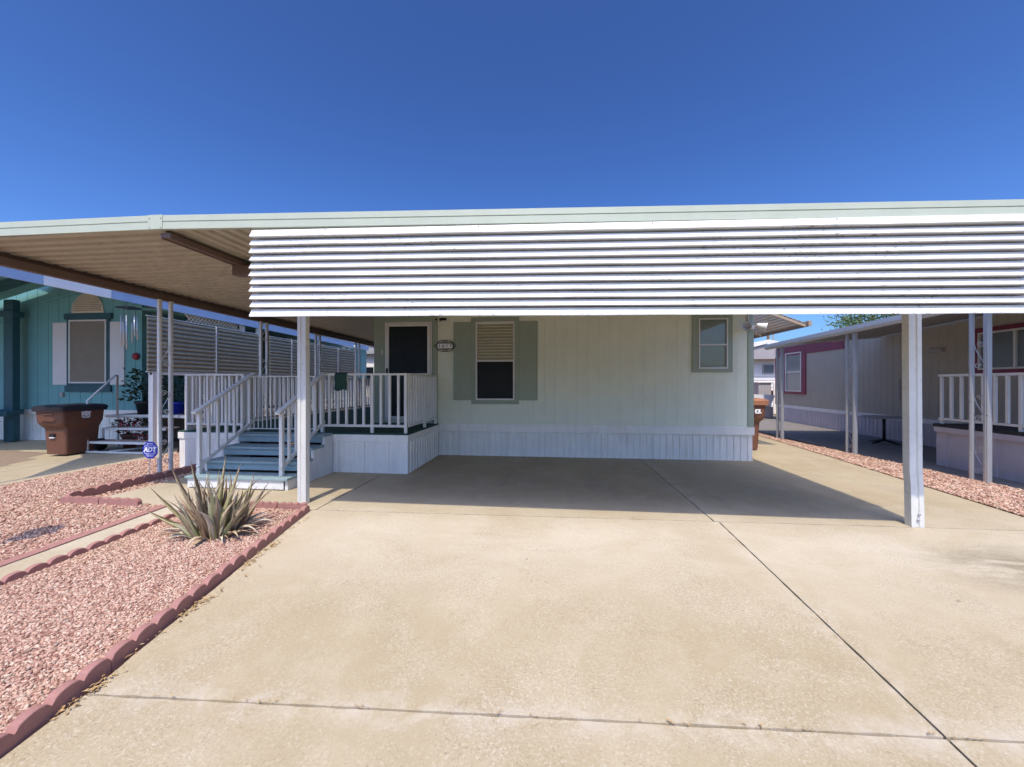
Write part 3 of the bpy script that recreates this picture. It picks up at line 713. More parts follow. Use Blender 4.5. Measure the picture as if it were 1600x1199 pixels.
# steps
st = thing('porch_steps', 'blue grey wooden steps with white handrails leading up to the deck', 'steps', (-4.22, 5.3, 0))
SX0, SX1 = -4.92, -3.47
for i in range(4):
    y0 = 4.83+.285*i; z1 = .165+.153*i
    if i < 3: xbox(SX0, SX1 if i else SX1+.02, y0-.025, y0+.285, z1-.035, z1).build('tread', 'teal_step', st, bevel=.006)
    x0, x1 = SX0+.03, SX1-.05
    r1 = MB(); r1.box(x0, x1, y0, y0+.018, z1-.153+(.0 if i == 0 else .03), z1-.036); o = r1.build('riser', 'white' if i == 0 else 'teal_step', st, bevel=.003)
    if i == 0: o['label'] = 'white painted bottom riser'
xbox(SX0, SX1, 5.685-.025, 5.915, .585, .622).build('tread', 'teal_step', st, bevel=.006)
for x in (SX0+.0, SX1-.042):
    k = MB(); poly = [(x, 4.85, 0), (x, 5.9, 0), (x, 5.9, .585)]
    for i in (3, 2, 1, 0):
        y0 = 4.83+.285*i; z1 = .165+.153*i-.036
        poly += [(x, y0+.005, z1), (x, y0+.005, max(0.001, z1-.153))] if i else [(x, y0+.02, z1)]
    k.extr(poly, (.04, 0, 0)); k.build('stringer', 'white', st, bevel=.002)
for x in (-4.84, -3.63):
    mb = MB(); mb.bar((x, 4.86, 1.00), (x, 5.93, 1.56), .07, .034)
    hr = mb.build('handrail', 'rail', st, bevel=.004); MB().bar((x, 4.92, .255), (x, 5.93, .80), .04, .045).build('bottom_rail', 'rail', hr, bevel=.004)
    for i in range(7):
        y = 4.95+.150*i; zt_ = 1.00+(y-4.86)*.5234-.02; zb2 = .255+(y-4.92)*.5396+.0; lo = .166 if i == 0 else zb2-.02
        w2 = .024 if i == 0 else .017
        xbox(x-w2, x+w2, y-w2, y+w2, lo, zt_).build('baluster', 'rail', hr, bevel=.003)
# cloth over the rail
cl = MB(); cp_ = []
for j in range(13):
    for i in range(9):
        x = -3.45+.20*i/8; t = j/12; wob = .008*math.sin(i*1.9+j*.5)*t
        if j < 2: y, z = YD+.085-.035*j*1.0, 1.568
        else: y, z = YD+.008-.004*t+wob, 1.565-(t-.12)*.31-.012*math.sin(i*.8)*t
        cp_.append((x+.004*math.sin(j), y, z))
cl.add(cp_, [(j*9+i, j*9+i+1, (j+1)*9+i+1, (j+1)*9+i) for j in range(12) for i in range(8)], True)
co = cl.build('cleaning_cloth', 'cloth'); so = co.modifiers.new('t', 'SOLIDIFY'); so.thickness = .006; tag(co, 'dark green cloth hung over the front deck railing', 'cloth')

# ------------------------------------------------------------------ spiky plant
def leafy(leaves, name, m, label, cat, loc):
    V = []; F = []; T = []
    for (base, d0, ln, w_, bend, twist, col, tip) in leaves:
        d_ = Vector(d0).normalized(); p = Vector(base); n = 9
        side = d_.cross(Vector((0, 0, 1))); side = side.normalized() if side.length > .05 else Vector((1, 0, 0))
        side = Matrix.Rotation(twist, 3, d_) @ side
        o = len(V)
        for i in range(n+1):
            t = i/n; ww = w_*(1.0+.25*math.sin(t*3.1))*(1-t**1.7)*.5+.0012; up = side.cross(d_).normalized()
            V += [p-side*ww+up*ww*.55, p-up*ww*.12, p+side*ww+up*ww*.55, p-up*ww*.5]
            c = [col[k]*(1-t**1.3)+tip[k]*t**1.3 for k in range(3)]; T += [c]*4
            p = p+d_*(ln/n)
            d_ = (d_+Vector((bend[0], bend[1], bend[2]))*(1.0/n)*(.4+t*1.6)).normalized(); side = (side-d_*side.dot(d_)).normalized()
        for i in range(n):
            a, b = o+i*4, o+(i+1)*4
            for k in range(4): F.append((a+k, a+(k+1) % 4, b+(k+1) % 4, b+k))
        F.append((o, o+1, o+2, o+3))
    lo = Vector(loc); me = bpy.data.meshes.new(name); me.from_pydata([tuple(v-lo) for v in V], [], F)
    at = me.attributes.new('tint', 'FLOAT_COLOR', 'POINT')
    at.data.foreach_set('color', np.array([(*c, 1) for c in T], np.float32).ravel())
    me.polygons.foreach_set('use_smooth', [True]*len(F)); me.materials.append(M[m]); me.update()
    ob = bpy.data.objects.new(name, me); ob.location = lo; COL.objects.link(ob); tag(ob, label, cat); ORI[ob.name] = lo; return ob
AX, AY = -3.17, 3.44; lv = []
GREY = (.41, .39, .28); TAN = (.50, .38, .24); GRN = (.27, .32, .11); PALE = (.54, .48, .37); BRN = (.22, .13, .075)
for i in range(125):
    a = random.uniform(0, 6.283); rad = random.random()**.75
    bx, by_ = AX+.21*rad*math.cos(a), AY+.14*rad*math.sin(a)
    lean = .06+.58*rad*random.uniform(.4, 1.2)
    d0 = (math.cos(a)*lean+random.uniform(-.16, .16), math.sin(a)*lean+random.uniform(-.16, .16), 1)
    ln_ = random.uniform(.26, .66)*(1.05-.25*rad); bend = (random.uniform(-.6, .6)+math.cos(a)*.12, random.uniform(-.5, .5), random.uniform(-.5, .4))
    ca = random.choices([GREY, PALE, GRN, TAN, BRN], [4, 2, 3, 3, 4])[0]; ta = random.choices([PALE, TAN, GREY, BRN], [2, 3, 4, 2])[0]
    lv.append(((bx, by_, gz(bx, by_)+.0), d0, ln_, random.uniform(.022, .056), bend, random.uniform(-.8, .8)+math.pi*(random.random() < .5), ca, ta))
for i in range(34):      # dead leaves curled round the foot
    a = random.uniform(0, 6.283); bx, by_ = AX+.18*math.cos(a), AY+.14*math.sin(a)
    lv.append(((bx, by_, gz(bx, by_)+.01), (math.cos(a), math.sin(a), random.uniform(.2, 1.3)), random.uniform(.16, .36), random.uniform(.02, .045), (math.cos(a)*.6, math.sin(a)*.6, random.uniform(-2.4, -.9)), random.uniform(-1, 1), TAN, random.choice([BRN, PALE, TAN])))
for d0, ln_, w_ in (((-1, .05, .62), .74, .06), ((-1, -.1, .36), .62, .07), ((-.75, .1, 1), .78, .07), ((.75, .1, .9), .5, .05), ((.38, 0, 1), .74, .07), ((.85, -.2, .9), .5, .055), ((.12, .05, 1), .78, .075), ((-.32, 0, 1), .74, .075)):
    lv.append(((AX+.1*d0[0], AY-.05, gz(AX, AY)), d0, ln_, w_, (0, 0, .28), .2, GRN if random.random() < .5 else GREY, TAN))
leafy(lv, 'agave', 'aloe', 'grey green spiky succulent with dried leaf tips in the gravel bed', 'plant', (AX, AY, gz(AX, AY)))
# dry leaf litter
def litter(spots, label, big=1.0):
    mb = MB()
    for x0, y0, sx, sy, n in spots:
        for i in range(n):
            x = random.gauss(x0, sx); y = random.gauss(y0, sy); z = gz(x, y)+.004+random.random()*.012; a = random.uniform(0, 6.3); l_ = random.uniform(.004, .013)*big; w_ = l_*random.uniform(.2, .45)
            dx, dy = math.cos(a), math.sin(a); k = random.uniform(-.3, .3)
            mb.add([(x-dx*l_, y-dy*l_, z), (x+dy*w_, y-dx*w_, z+.004+k*w_), (x+dx*l_, y+dy*l_, z+k*l_*.6), (x-dy*w_, y+dx*w_, z+.003)], [(0, 1, 2, 3)])
    return tag(mb.build('leaf_litter', 'dry_leaf', loc=(0, 0, 0)), label, 'leaf litter', kind='stuff')
litter([(cx(y)+.045, y, .018, .075, 60) for y in (3.25, 2.98, 2.42, 1.70)] + [(cx(3.7)+.04, 3.7, .012, .25, 26), (cx(2.2)+.04, 2.2, .012, .5, 30)], 'dry brown leaf litter gathered along the edging blocks', 1.5)
litter([(-5.6, y, .06, .2, 60) for y in (4.4, 4.9, 5.4)], 'dry leaf litter between edging and entry walk')
litter([(x, jy(x)+.0, .10, .004, 10) for x in (-1.9, -1.35, -.9, -.2, .5, 1.0, 1.66)] + [(x, by(x), .14, .005, 12) for x in (-2.4, -1.7, -1.0, -.2, .8, 2.4, 3.1)], 'thin line of dry debris caught in the driveway joints')

# ------------------------------------------------------------------ security sign
sg = thing('security_sign', 'blue octagonal security sign on a thin stake in the gravel', 'sign', (-6.02, 5.33, 0))
k = MB(); k.bar((-6.045, 5.335, -.02), (-6.02, 5.33, .34), .014, .006); k.build('stake', 'grey', sg)
c_ = (-6.01, 5.318, .405); Rr = .135
oct_ = [(c_[0]+Rr*.97*math.cos(R(22.5+45*i)), c_[1], c_[2]+Rr*math.sin(R(22.5+45*i))) for i in range(8)]
k = MB(); k.extr(oct_, (0, .008, 0)); k.build('panel', 'blue', sg)
k = MB(); y_ = c_[1]-.0015
for (x0, x1, z0, z1) in ((-.088, .088, .060, .065), (-.088, .088, -.056, -.051), (-.088, -.083, -.051, .060), (.083, .088, -.051, .060), (-.05, .05, .088, .098), (-.065, .065, -.078, -.070), (-.05, .05, -.095, -.088)):
    k.box(c_[0]+x0, c_[0]+x1, y_-.001, y_+.0012, c_[2]+z0, c_[2]+z1)
k.build('border', 'sign_white', sg)
place_text('ADT', .098, (c_[0]-.004, y_-.001, c_[2]+.004), 'sign_white', sg, 'lettering', .25, .004)

# ------------------------------------------------------------------ rubbish bins
def bin_(loc, label, lidmat, crest_side, sc=1.0, grp='brown wheeled rubbish bins'):
    x, y = loc; root = thing('rubbish_bin', label, 'rubbish bin', (x, y, 0), grp)
    W_ = .29*sc; prof = [(-.33, .02), (.30, .02), (.34, .95), (.36, 1.0), (-.40, 1.0), (-.42, .72), (-.40, .68), (-.33, .60)]
    mb = MB(); lev = [(.02, .245, -.33, .29), (.58, .275, -.345, .31), (.66, .30, -.42, .33), (.72, .33, -.44, .34), (.98, .345, -.455, .36), (1.0, .365, -.475, .375), (1.03, .365, -.475, .375)]
    def ring(z, hw, y0, y1, r=.05):
        pts = []
        for (px, py, a0) in ((hw-r, y1-r, 0), (-hw+r, y1-r, 90), (-hw+r, y0+r, 180), (hw-r, y0+r, 270)):
            for t in (0, 30, 60, 90): pts.append((x+(px+r*math.cos(R(a0+t)))*sc, y+(py+r*math.sin(R(a0+t)))*sc, z*sc))
        return pts
    vs = []
    for l_ in lev: vs += ring(*l_)
    n = 16; fs = [(j*n+i, j*n+(i+1) % n, (j+1)*n+(i+1) % n, (j+1)*n+i) for j in range(len(lev)-1) for i in range(n)] + [tuple(range(n))[::-1], tuple((len(lev)-1)*n+i for i in range(n))]
    mb.add(vs, fs)
    # grab bar recess ledge and ribs on the front
    mb.box(x-.13*sc, x+.13*sc, y-.475*sc, y-.452*sc, .88*sc, .90*sc); mb.box(x-.16*sc, x+.16*sc, y-.47*sc, y-.44*sc, .75*sc, .765*sc)
    body = mb.build('body', 'brown_bin', root, bevel=.008)
    k = MB(); k.box(x-.10*sc, x+.02*sc, y-.37*sc, y-.332*sc, .40*sc, .47*sc); k.build('label_recess', 'black', body)
    k = MB(); k.box(x-.10*sc, x+.02*sc, y-.373*sc, y-.333*sc, .375*sc, .398*sc); k.build('label_strip', 'sign_white', body)
    lv_ = [(.955, .382, -.495, .395), (1.05, .388, -.505, .405), (1.085, .34, -.44, .37), (1.10, .22, -.25, .25)]
    vs = []
    for l_ in lv_: vs += ring(*l_)
    k = MB(); k.add(vs, [(j*n+i, j*n+(i+1) % n, (j+1)*n+(i+1) % n, (j+1)*n+i) for j in range(3) for i in range(n)] + [tuple(range(n))[::-1], tuple(3*n+i for i in range(n))]); k.build('lid', lidmat, root, bevel=.004)
    k = MB(); k.tube([(x-.26*sc, y+.36*sc, 1.0*sc), (x-.26*sc, y+.47*sc, 1.02*sc), (x+.26*sc, y+.47*sc, 1.02*sc), (x+.26*sc, y+.36*sc, 1.0*sc)], .018*sc); k.build('handle', lidmat, root)
    for sx in (-1, 1):
        k = MB(); k.lathe([(.02, -.03), (.12, -.03), (.13, -.02), (.13, .02), (.12, .03), (.02, .03)], (x+sx*.26*sc, y+.32*sc, .13), 18, 'x'); k.build('wheel', 'black', root)
    # pale crest on the side
    cxs = x+.3375*sc+.004 if crest_side > 0 else x-.3375*sc-.004
    k = MB(); y0, z0 = y-.02*sc, .86*sc
    for (dy, dz, sy, sz) in ((-.05, .05, .03, .018), (0, .056, .02, .02), (.05, .05, .03, .018), (-.045, .018, .034, .012), (.03, .014, .04, .014), (-.06, -.012, .012, .03), (.0, -.01, .028, .012), (.056, -.016, .012, .03), (0, -.04, .07, .006), (-.03, -.056, .03, .006), (.035, -.056, .03, .006)):
        k.box(cxs-.003, cxs+.003, y0+dy-sy, y0+dy+sy, z0+dz-sz, z0+dz+sz)
    k.build('crest', 'sign_white', body)
    return root
bin_((-9.66, 7.03), 'brown wheeled bin with dark lid beside the white metal stairs', 'bin_lid', 1, .90)
# right-hand bin stands by the house with its front to the camera
def bin_copy_right():
    r2 = bin_((3.98, 9.10), 'brown wheeled bin in the sun behind the right corner of the home', 'bin_lid2', -1)
    k = MB(); x, y = 3.98, 9.10-.462
    for (dx, dz, sx_, sz) in ((.07, .90, .05, .012), (.10, .87, .02, .02), (.03, .87, .02, .02), (.08, .835, .06, .010)): k.box(x+dx+.1-sx_, x+dx+.1+sx_, y-.003, y+.004, dz-.04-sz, dz-.04+sz)
    k.build('crest', 'sign_white', r2)
bin_copy_right()
bin_((9.85, 20.2), 'distant brown wheeled bin standing beside the white fence', 'bin_lid2', -1)

# ------------------------------------------------------------------ teal neighbour on the left
YT = 8.50; TXR = -9.82
th = thing('teal_home', 'teal mobile home with white shutters and arched vent left of the carport', 'mobile home', (-13, YT+5, 0))
w = MB(); wall_run(w, (-22, YT), (TXR, YT), .74, 4.9, groove_profile(22+TXR, .30, .012, .01), .1); wall_run(w, (TXR, YT+.101), (TXR, 20), .74, 3.15, groove_profile(11.3, .30, .012, .01), .1); w.build('wall', 'teal', th)
s = MB(); wall_run(s, (-22, YT+.02), (TXR, YT+.02), 0, .64, groove_profile(22+TXR, .24, .016, .012), .05); wall_run(s, (TXR, YT+.08), (TXR, 20), 0, .64, groove_profile(11.3, .24, .016, .012), .05); s.build('skirting', 'white_skirt', th)
s = MB(); s.box(-22, TXR+.015, YT-.012, YT+.05, .638, .76); s.build('skirting_band', 'white_skirt', th)
r_ = MB(); r_.extr([(-22.3, YT-.3, 3.2), (-15, YT-.3, 4.95), (TXR+.4, YT-.3, 3.25), (TXR+.4, YT-.3, 3.33), (-15, YT-.3, 5.05), (-22.3, YT-.3, 3.28)], (0, 12, 0)); r_.build('roof', 'grey', th)
fr = frame(MB(), -11.84, -10.66, 1.33, 3.02, YT-.035, YT+.02, .075); fr.box(-11.90, -10.60, YT-.05, YT+.02, 2.965, 3.10); fr.box(-11.88, -10.62, YT-.05, YT+.02, 1.20, 1.34)
wi = fr.build('window', 'dark_teal', th, bevel=.004)
frame(MB(), -11.765, -10.735, 1.405, 2.945, YT-.05, YT, .035).build('frame', 'alu', wi); xbox(-11.73, -10.77, YT-.03, YT-.01, 1.44, 2.91).build('sun_screen', 'screen_tan', wi)
for x0, x1 in ((-12.235, -11.845), (-10.655, -10.27)):
    k = MB(); k.box(x0, x1, YT-.03, YT+.01, 1.37, 2.89)
    k.build('shutter', 'shutter_white', th, bevel=.004)
av = MB(); cxv, czv, rv = -11.27, 3.115, .44
av.extr([(cxv+rv*math.cos(a), YT-.03, czv+.48*math.sin(a)) for a in np.linspace(0, math.pi, 25)], (0, .04, 0)); avo = av.build('arch_vent', 'cream', th)
k = MB()
for i in range(9):
    z = czv+.035+i*.046; hw = .40*math.sqrt(max(0, 1-((z-czv)/.45)**2))
    if hw > .05: k.extr([(cxv-hw, YT-.031, z+.034), (cxv-hw, YT-.085, z), (cxv-hw, YT-.08, z-.004), (cxv-hw, YT-.031, z+.012)], (2*hw, 0, 0))
k.build('slat', 'cream', avo)
k = MB(); k.box(-13.18, -12.92, YT-.32, YT-.18, .0, 3.42); k.box(-13.25, -12.86, YT-.36, YT-.14, 3.0, 3.14); k.box(-13.25, -12.86, YT-.36, YT-.14, .66, .78); k.build('entry_column', 'dark_teal', th, bevel=.01)
k = MB(); k.bar((-14.9, YT-.75, 3.02), (-11.6, YT-.75, 3.85), .06, .22); k.build('gable_board', 'dark_teal', th)
k = MB(); k.extr([(-16, YT-.72, 2.86), (-11.6, YT-.72, 3.95), (-16, YT-.72, 3.9)], (0, .04, 0)); k.build('gable_panel', 'teal', th)
k = MB(); k.bar((-12.6, YT-.02, 3.38), (-10.9, YT-.02, 3.78), .03, .05); k.build('gable_moulding', 'teal', th)
k = MB(); k.box(-14.6, -13.45, YT-.02, YT+.02, .75, 2.9); frame(k, -14.62, -13.43, .75, 2.92, YT-.05, YT+.01, .09); k.build('entry_door', 'teal', th)
k = MB(); k.box(-13.32, -12.80, YT-.50, YT-.37, .62, .74); pb = k.build('planter_box', 'dark_teal', th)
k = MB(); k.box(-12.02, -11.93, YT-.05, YT, 1.08, 1.18); k.build('outlet_box', 'grey', th)
# side wall windows, white frames, seen over the louvre screens
for y0, y1, m_ in ((8.75, 9.0, 'white'), (11.2, 11.5, 'white'), (11.6, 13.6, 'dark_teal'), (13.7, 14.2, 'white'), (14.3, 14.6, 'white'), (15.8, 16.1, 'white'), (16.2, 17.4, 'dark_glass'), (17.5, 17.7, 'white'), (18, 18.2, 'white')):
    k = MB(); k.box(TXR-.01, TXR+.03, y0, y1, 1.0, 3.1); k.build('window' if m_ == 'dark_glass' else ('side_door' if m_ == 'dark_teal' else 'window_casing'), m_, th)
# patio cover with the blue fascia
pc = thing('patio_cover', 'blue trimmed patio roof along the side of the teal home', 'patio cover', (-8.8, 10, 0))
PX = -7.90
def zpf(y): return 3.12-.012*(y-4.8)
f = MB()
def pf(mb, y0, y1, o=0.0, dz0=0.0, dz1=0.0):
    mb.extr([(PX+o, y0, zpf(y0)+dz1), (PX+o, y0, zpf(y0)-.175+dz0), (PX-.03, y0, zpf(y0)-.175+dz0), (PX-.03, y0, zpf(y0)+dz1)], (0, y1-y0, -.012*(y1-y0)))
pf(f, 2.5, 5.36); pf(f, 6.30, 16.2); f.build('fascia', 'blue_fascia', pc)
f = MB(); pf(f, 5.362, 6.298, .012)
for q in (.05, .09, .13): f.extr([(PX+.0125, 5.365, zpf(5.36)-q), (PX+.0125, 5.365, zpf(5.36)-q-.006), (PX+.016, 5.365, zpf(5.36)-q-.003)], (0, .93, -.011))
f.build('gutter', 'gutter_white', pc)  # fascia length where sunlight is put into the colour as a paler piece
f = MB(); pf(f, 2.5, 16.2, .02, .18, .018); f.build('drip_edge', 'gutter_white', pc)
k = MB()
top = [(PX-.035, 3.3, 3.10), (PX-.035, 8.4, 3.04), (-10.3, 8.4, 4.28), (-10.3, 5.0, 4.34), (-9.1, 4.5, 3.72)]
k.extr(top, (0, 0, .04)); k.extr([(-10.301, 5.0, 4.34), (-10.301, 8.4, 4.28), (-16, 8.4, 2.86), (-16, 5.2, 2.92)], (0, 0, .04)); k.extr([(PX-.035, 8.401, 3.04), (TXR+.05, 8.401, 3.15), (TXR+.05, 8.401, 3.19), (PX-.035, 8.401, 3.08)], (0, 7.7, -.09)); k.build('roof_panel', 'teal', pc)
for y in (9.9, 12.6, 15.2):
    k = MB(); k.box(PX-.09, PX-.03, y-.03, y+.03, 0, zpf(y)-.178); k.build('post', 'post', pc)
k = MB(); k.tube([(PX-.02, 14.95, zpf(15)-.1), (PX+.06, 14.98, zpf(15)-.16), (PX+.06, 15.0, zpf(15)-.3), (PX+.0, 15.0, zpf(15)-.42), (PX+.0, 15.0, .1)], .04); k.build('downspout', 'white', pc)
# lattice infill
k = MB(); y0, y1, z0, z1 = 7.75, 9.35, 2.70, 2.93
frame_l = []
n_ = 0
y = y0-.3
while y < y1:
    for sgn in (1, -1):
        a = [y, z0 if sgn > 0 else z1]; b = [y+(z1-z0), z1 if sgn > 0 else z0]
        if a[0] >= y0-.001 and b[0] <= y1: k.bar((PX-.10-.006*sgn, a[0], a[1]), (PX-.10-.006*sgn, b[0], b[1]), .008, .034, (1, 0, 0))
    y += .092
k.box(PX-.12, PX-.08, y0, y1, z0-.04, z0); k.box(PX-.12, PX-.08, y1, y1+.14, 2.6, 2.95); k.build('lattice', 'cream', pc)
# louvre screens
names = ['nearest wide', 'second', 'third', 'fourth', 'fifth', 'farthest']
for i, (ya, yb) in enumerate(((6.91, 8.50), (8.53, 9.86), (10.25, 11.18), (11.20, 12.45), (12.55, 13.75), (13.80, 15.05))):
    ls = thing('louvre_screen', names[i]+' tan metal louvre screen above the white porch railing of the teal home', 'louvre screen', (PX, (ya+yb)/2, 1.63), 'louvre screens along the side of the teal home')
    k = MB(); zt_, zb_ = 2.72-.004*(ya-6.9), 1.64; nsl = 12; ph = (zt_-zb_)/nsl
    for j in range(nsl):
        z = zb_+j*ph; arc = [(PX+.004+.042*math.sin(math.pi*min(1, t*1.02)**.8)*(.55+.45*(1-t)), z+ph*.985*t) for t in np.linspace(0, 1, 8)]
        k.extr([(px, ya+.02, pz) for px, pz in arc]+[(PX-.004, ya+.02, z+ph*.98), (PX-.004, ya+.02, z)], (0, yb-ya-.04, 0))
    k.build('slats', 'louvre', ls)
    k = MB(); k.box(PX-.012, PX+.045, yb-.02, yb, zb_-.01, zt_+.012); k.box(PX-.012, PX+.03, ya, yb-.021, zt_, zt_+.014); k.box(PX-.012, PX+.03, ya, yb-.021, zb_-.016, zb_)
    k.build('frame', 'rail', ls)
# porch of the teal home
np_ = thing('porch', 'raised porch of the teal home with white scalloped picket railing', 'porch', (-8.8, 10, 0))
k = MB(); k.box(TXR+.02, PX+.02, 7.75, 16, .66, .71); k.build('floor', 'grey', np_)
k = MB(); k.box(TXR-.0, PX+.03, 7.72, 7.749, .655, .715); k.box(PX+.021, PX+.04, 7.75, 16, .62, .715); k.build('rim_board', 'white', np_)
k = MB(); wall_run(k, (PX+.02, 16), (PX+.02, 7.78), 0, .62, groove_profile(8.2, .3, .02, .01), .03); k.build('skirting', 'grey', np_)
k = MB(); k.box(PX-.02, PX+.04, 7.0, 16, 1.575, 1.615); rl = k.build('railing', 'rail', np_); xbox(PX-.01, PX+.03, 7.9, 16, .80, .84).build('bottom_rail', 'rail', rl)
for i in range(62):
    y = 7.95+i*.13; k = MB(); pts = []
    zz = np.linspace(.842, 1.573, 19)
    edge = [(.026+.020*(abs(math.sin(q*.5*math.pi)) if .90 < z < 1.56 else 0), z) for q, z in enumerate(zz)]
    poly = [(PX+.006, y+a, z) for a, z in edge]+[(PX+.006, y-a, z) for a, z in edge[::-1]]
    k.extr(poly, (.012, 0, 0)); k.build('picket', 'rail', rl)
xbox(PX-.05, PX+.05, 7.0, 7.1, 0, 1.62).build('newel_post', 'white', np_, bevel=.005); xbox(PX-.045, PX+.045, 7.8, 7.89, .71, 1.6).build('newel_post', 'white', np_, bevel=.005)
k = MB(); k.add([(PX-.35, 8.3, .73), (PX-.33, 11.5, .73), (PX-.33, 11.5, 1.6), (PX-.35, 8.3, 1.6)], [(0, 1, 2, 3)]); so = k.build('shade_sheet', 'wood_pale', np_); q = so.modifiers.new('t', 'SOLIDIFY'); q.thickness = .01
# metal stairs of the teal home
ms = thing('metal_stairs', 'white steel stairs with tan treads up to the teal home porch', 'stairs', (-8.75, 7.4, 0))
x0, x1 = -9.46, -8.02
for i in range(3):
    y0 = 7.14+.285*i; z = .21+.25*i
    xbox(x0+.02, x1, y0, y0+.30, z-.012, z+.012).build('tread', 'tread_tan', ms)
    k = MB(); k.box(x0, x1, y0-.022, y0-.001, z-.035, z+.012); k.box(x0, x0+.019, y0, y0+.3, z-.035, z+.012)
    for yy in (y0,): k.box(x0, x0+.03, yy-.05, yy-.023, 0, z+.01)
    k.build('step_frame', 'white', ms)
k = MB(); k.box(x0, x1, 7.07, 7.10, 0, .03); k.bar((x0+.02, 7.09, .01), (x0+.02, 7.95, .01), .03, .03); k.bar((x0+.5, 7.12, .03), (x0+.9, 7.8, .03), .03, .03); k.build('base_rail', 'white', ms)
k = MB(); k.tube([(x0+.015, 7.10, 0), (x0+.015, 7.10, 1.05), (x0+.015, 7.62, 1.58), (x0+.015, 7.66, 1.585), (x0+.015, 7.66, .71)], .02, 8); k.build('handrail', 'white', ms); k = MB(); k.tube([(x0+.9, 7.75, .71), (x0+.9, 7.75, 1.60), (x1, 7.75, 1.6)], .02, 8); k.build('handrail', 'white', ms)
# plants on and under the stairs
def clump(name, label, c, r, h, nl, m, ls, cat='plant', pot=None, flower=None, nf=0):
    root = thing(name, label, cat, c)
    mb = MB()
    for i in range(nl):
        a = random.uniform(0, 6.3); rr = r*random.random()**.6; z = c[2]+(h[0]+(h[1]-h[0])*random.random())
        p = Vector((c[0]+rr*math.cos(a), c[1]+rr*math.sin(a), z)); d_ = Vector((math.cos(a), math.sin(a), random.uniform(-.4, .9))).normalized(); s_ = d_.orthogonal().normalized(); s_ = Matrix.Rotation(random.uniform(0, 6), 3, d_) @ s_
        l_ = ls*random.uniform(.6, 1.3); mb.add([p, p+d_*l_*.5+s_*l_*.28, p+d_*l_, p+d_*l_*.5-s_*l_*.28], [(0, 1, 2, 3)])
    for i in range(7):
        a = random.uniform(0, 6.3); rr = r*.8*random.random(); mb.tube([(c[0], c[1], c[2]+h[0]*.5), (c[0]+rr*.5*math.cos(a), c[1]+rr*.5*math.sin(a), c[2]+(h[0]+h[1])*.45), (c[0]+rr*math.cos(a), c[1]+rr*math.sin(a), c[2]+h[1]*.95)], [.008, .006, .003], 5)
    mb.build('foliage', m, root)
    if nf:
        mb = MB()
        for i in range(nf):
            a = random.uniform(0, 6.3); rr = r*random.random()**.5; p = Vector((c[0]+rr*math.cos(a), c[1]+rr*math.sin(a)-.03, c[2]+h[0]+(h[1]-h[0])*random.random()))
            for q in range(4):
                d_ = Vector((random.gauss(0, 1), random.gauss(0, 1), random.gauss(0, 1))).normalized(); s_ = d_.orthogonal().normalized(); l_ = ls*.7
                mb.add([p, p+d_*l_*.5+s_*l_*.35, p+d_*l_, p+d_*l_*.5-s_*l_*.35], [(0, 1, 2, 3)])
        mb.build('blossom', flower, root)
    if pot:
        pr, ph, pm = pot; mb = MB(); mb.lathe([(pr*.65, 0), (pr*.9, ph*.8), (pr*1.05, ph*.82), (pr*1.05, ph), (pr*.85, ph), (pr*.8, ph*.85)], c, 18); mb.build('pot', pm, root)
    return root
clump('potted_plant', 'dark leafy potted plant standing on the porch at the top of the white stairs', (-9.12, 7.95, .712), .34, (.3, .98), 330, 'leaf', .10, pot=(.17, .3, 'dark_pot'))
clump('potted_plant', 'dense dark potted shrub behind the stair newel post', (-8.42, 8.05, .712), .30, (.2, .95), 420, 'leaf', .08, pot=(.17, .28, 'blue'))
clump('flower_pot', 'pot of dark red flowers under the white metal stairs', (-9.25, 7.75, 0), .26, (.35, .62), 160, 'leaf', .07, pot=(.15, .3, 'terracotta'), flower='flower_red', nf=60)
clump('flower_pot', 'low pot of red flowers beneath the stair landing', (-8.55, 7.55, 0), .24, (.12, .36), 120, 'leaf', .06, pot=(.15, .16, 'terracotta'), flower='flower_red', nf=70)
clump('flower_pot', 'pot with pale flowers and green leaves at the left edge', (-13.35, 7.75, 0), .34, (.25, .85), 330, 'leaf', .10, pot=(.22, .4, 'dark_pot'), flower='flower_white', nf=24)
# wind chime, bell
wc = thing('wind_chime', 'silver tube wind chime hanging from the blue fascia', 'wind chime', (-8.02, 6.98, 2.1))
cxw, cyw = PX-.02, 6.62
k = MB(); k.box(cxw-.13, cxw+.13, cyw-.13, cyw+.13, 2.80, 2.825); k.build('top_plate', 'black', wc)
k = MB(); k.tube([(cxw-.1, cyw, 2.825), (cxw, cyw, zpf(6.6)-.15), (cxw+.1, cyw, 2.825)], .003, 5); k.build('cord', 'black', wc)
for i in range(6):
    a = i*1.047; ln_ = .38+.05*i; k = MB(); tx, ty = cxw+.11*math.cos(a), cyw+.11*math.sin(a); k.tube([(tx, ty, 2.66), (tx+.01, ty, 2.66-ln_)], .011, 8); k.tube([(tx, ty, 2.66), (tx, ty, 2.80)], .0015, 4); k.build('chime_tube', 'silver', wc)
k = MB(); k.lathe([(.07, 0), (.085, -.02), (.08, -.05), (.05, -.07), (.01, -.075)], (-9.95, YT-.002, 2.05), 18, 'y'); tag(k.build('alarm_bell', 'red'), 'small round red alarm bell on the teal wall by the louvre screens', 'alarm bell')

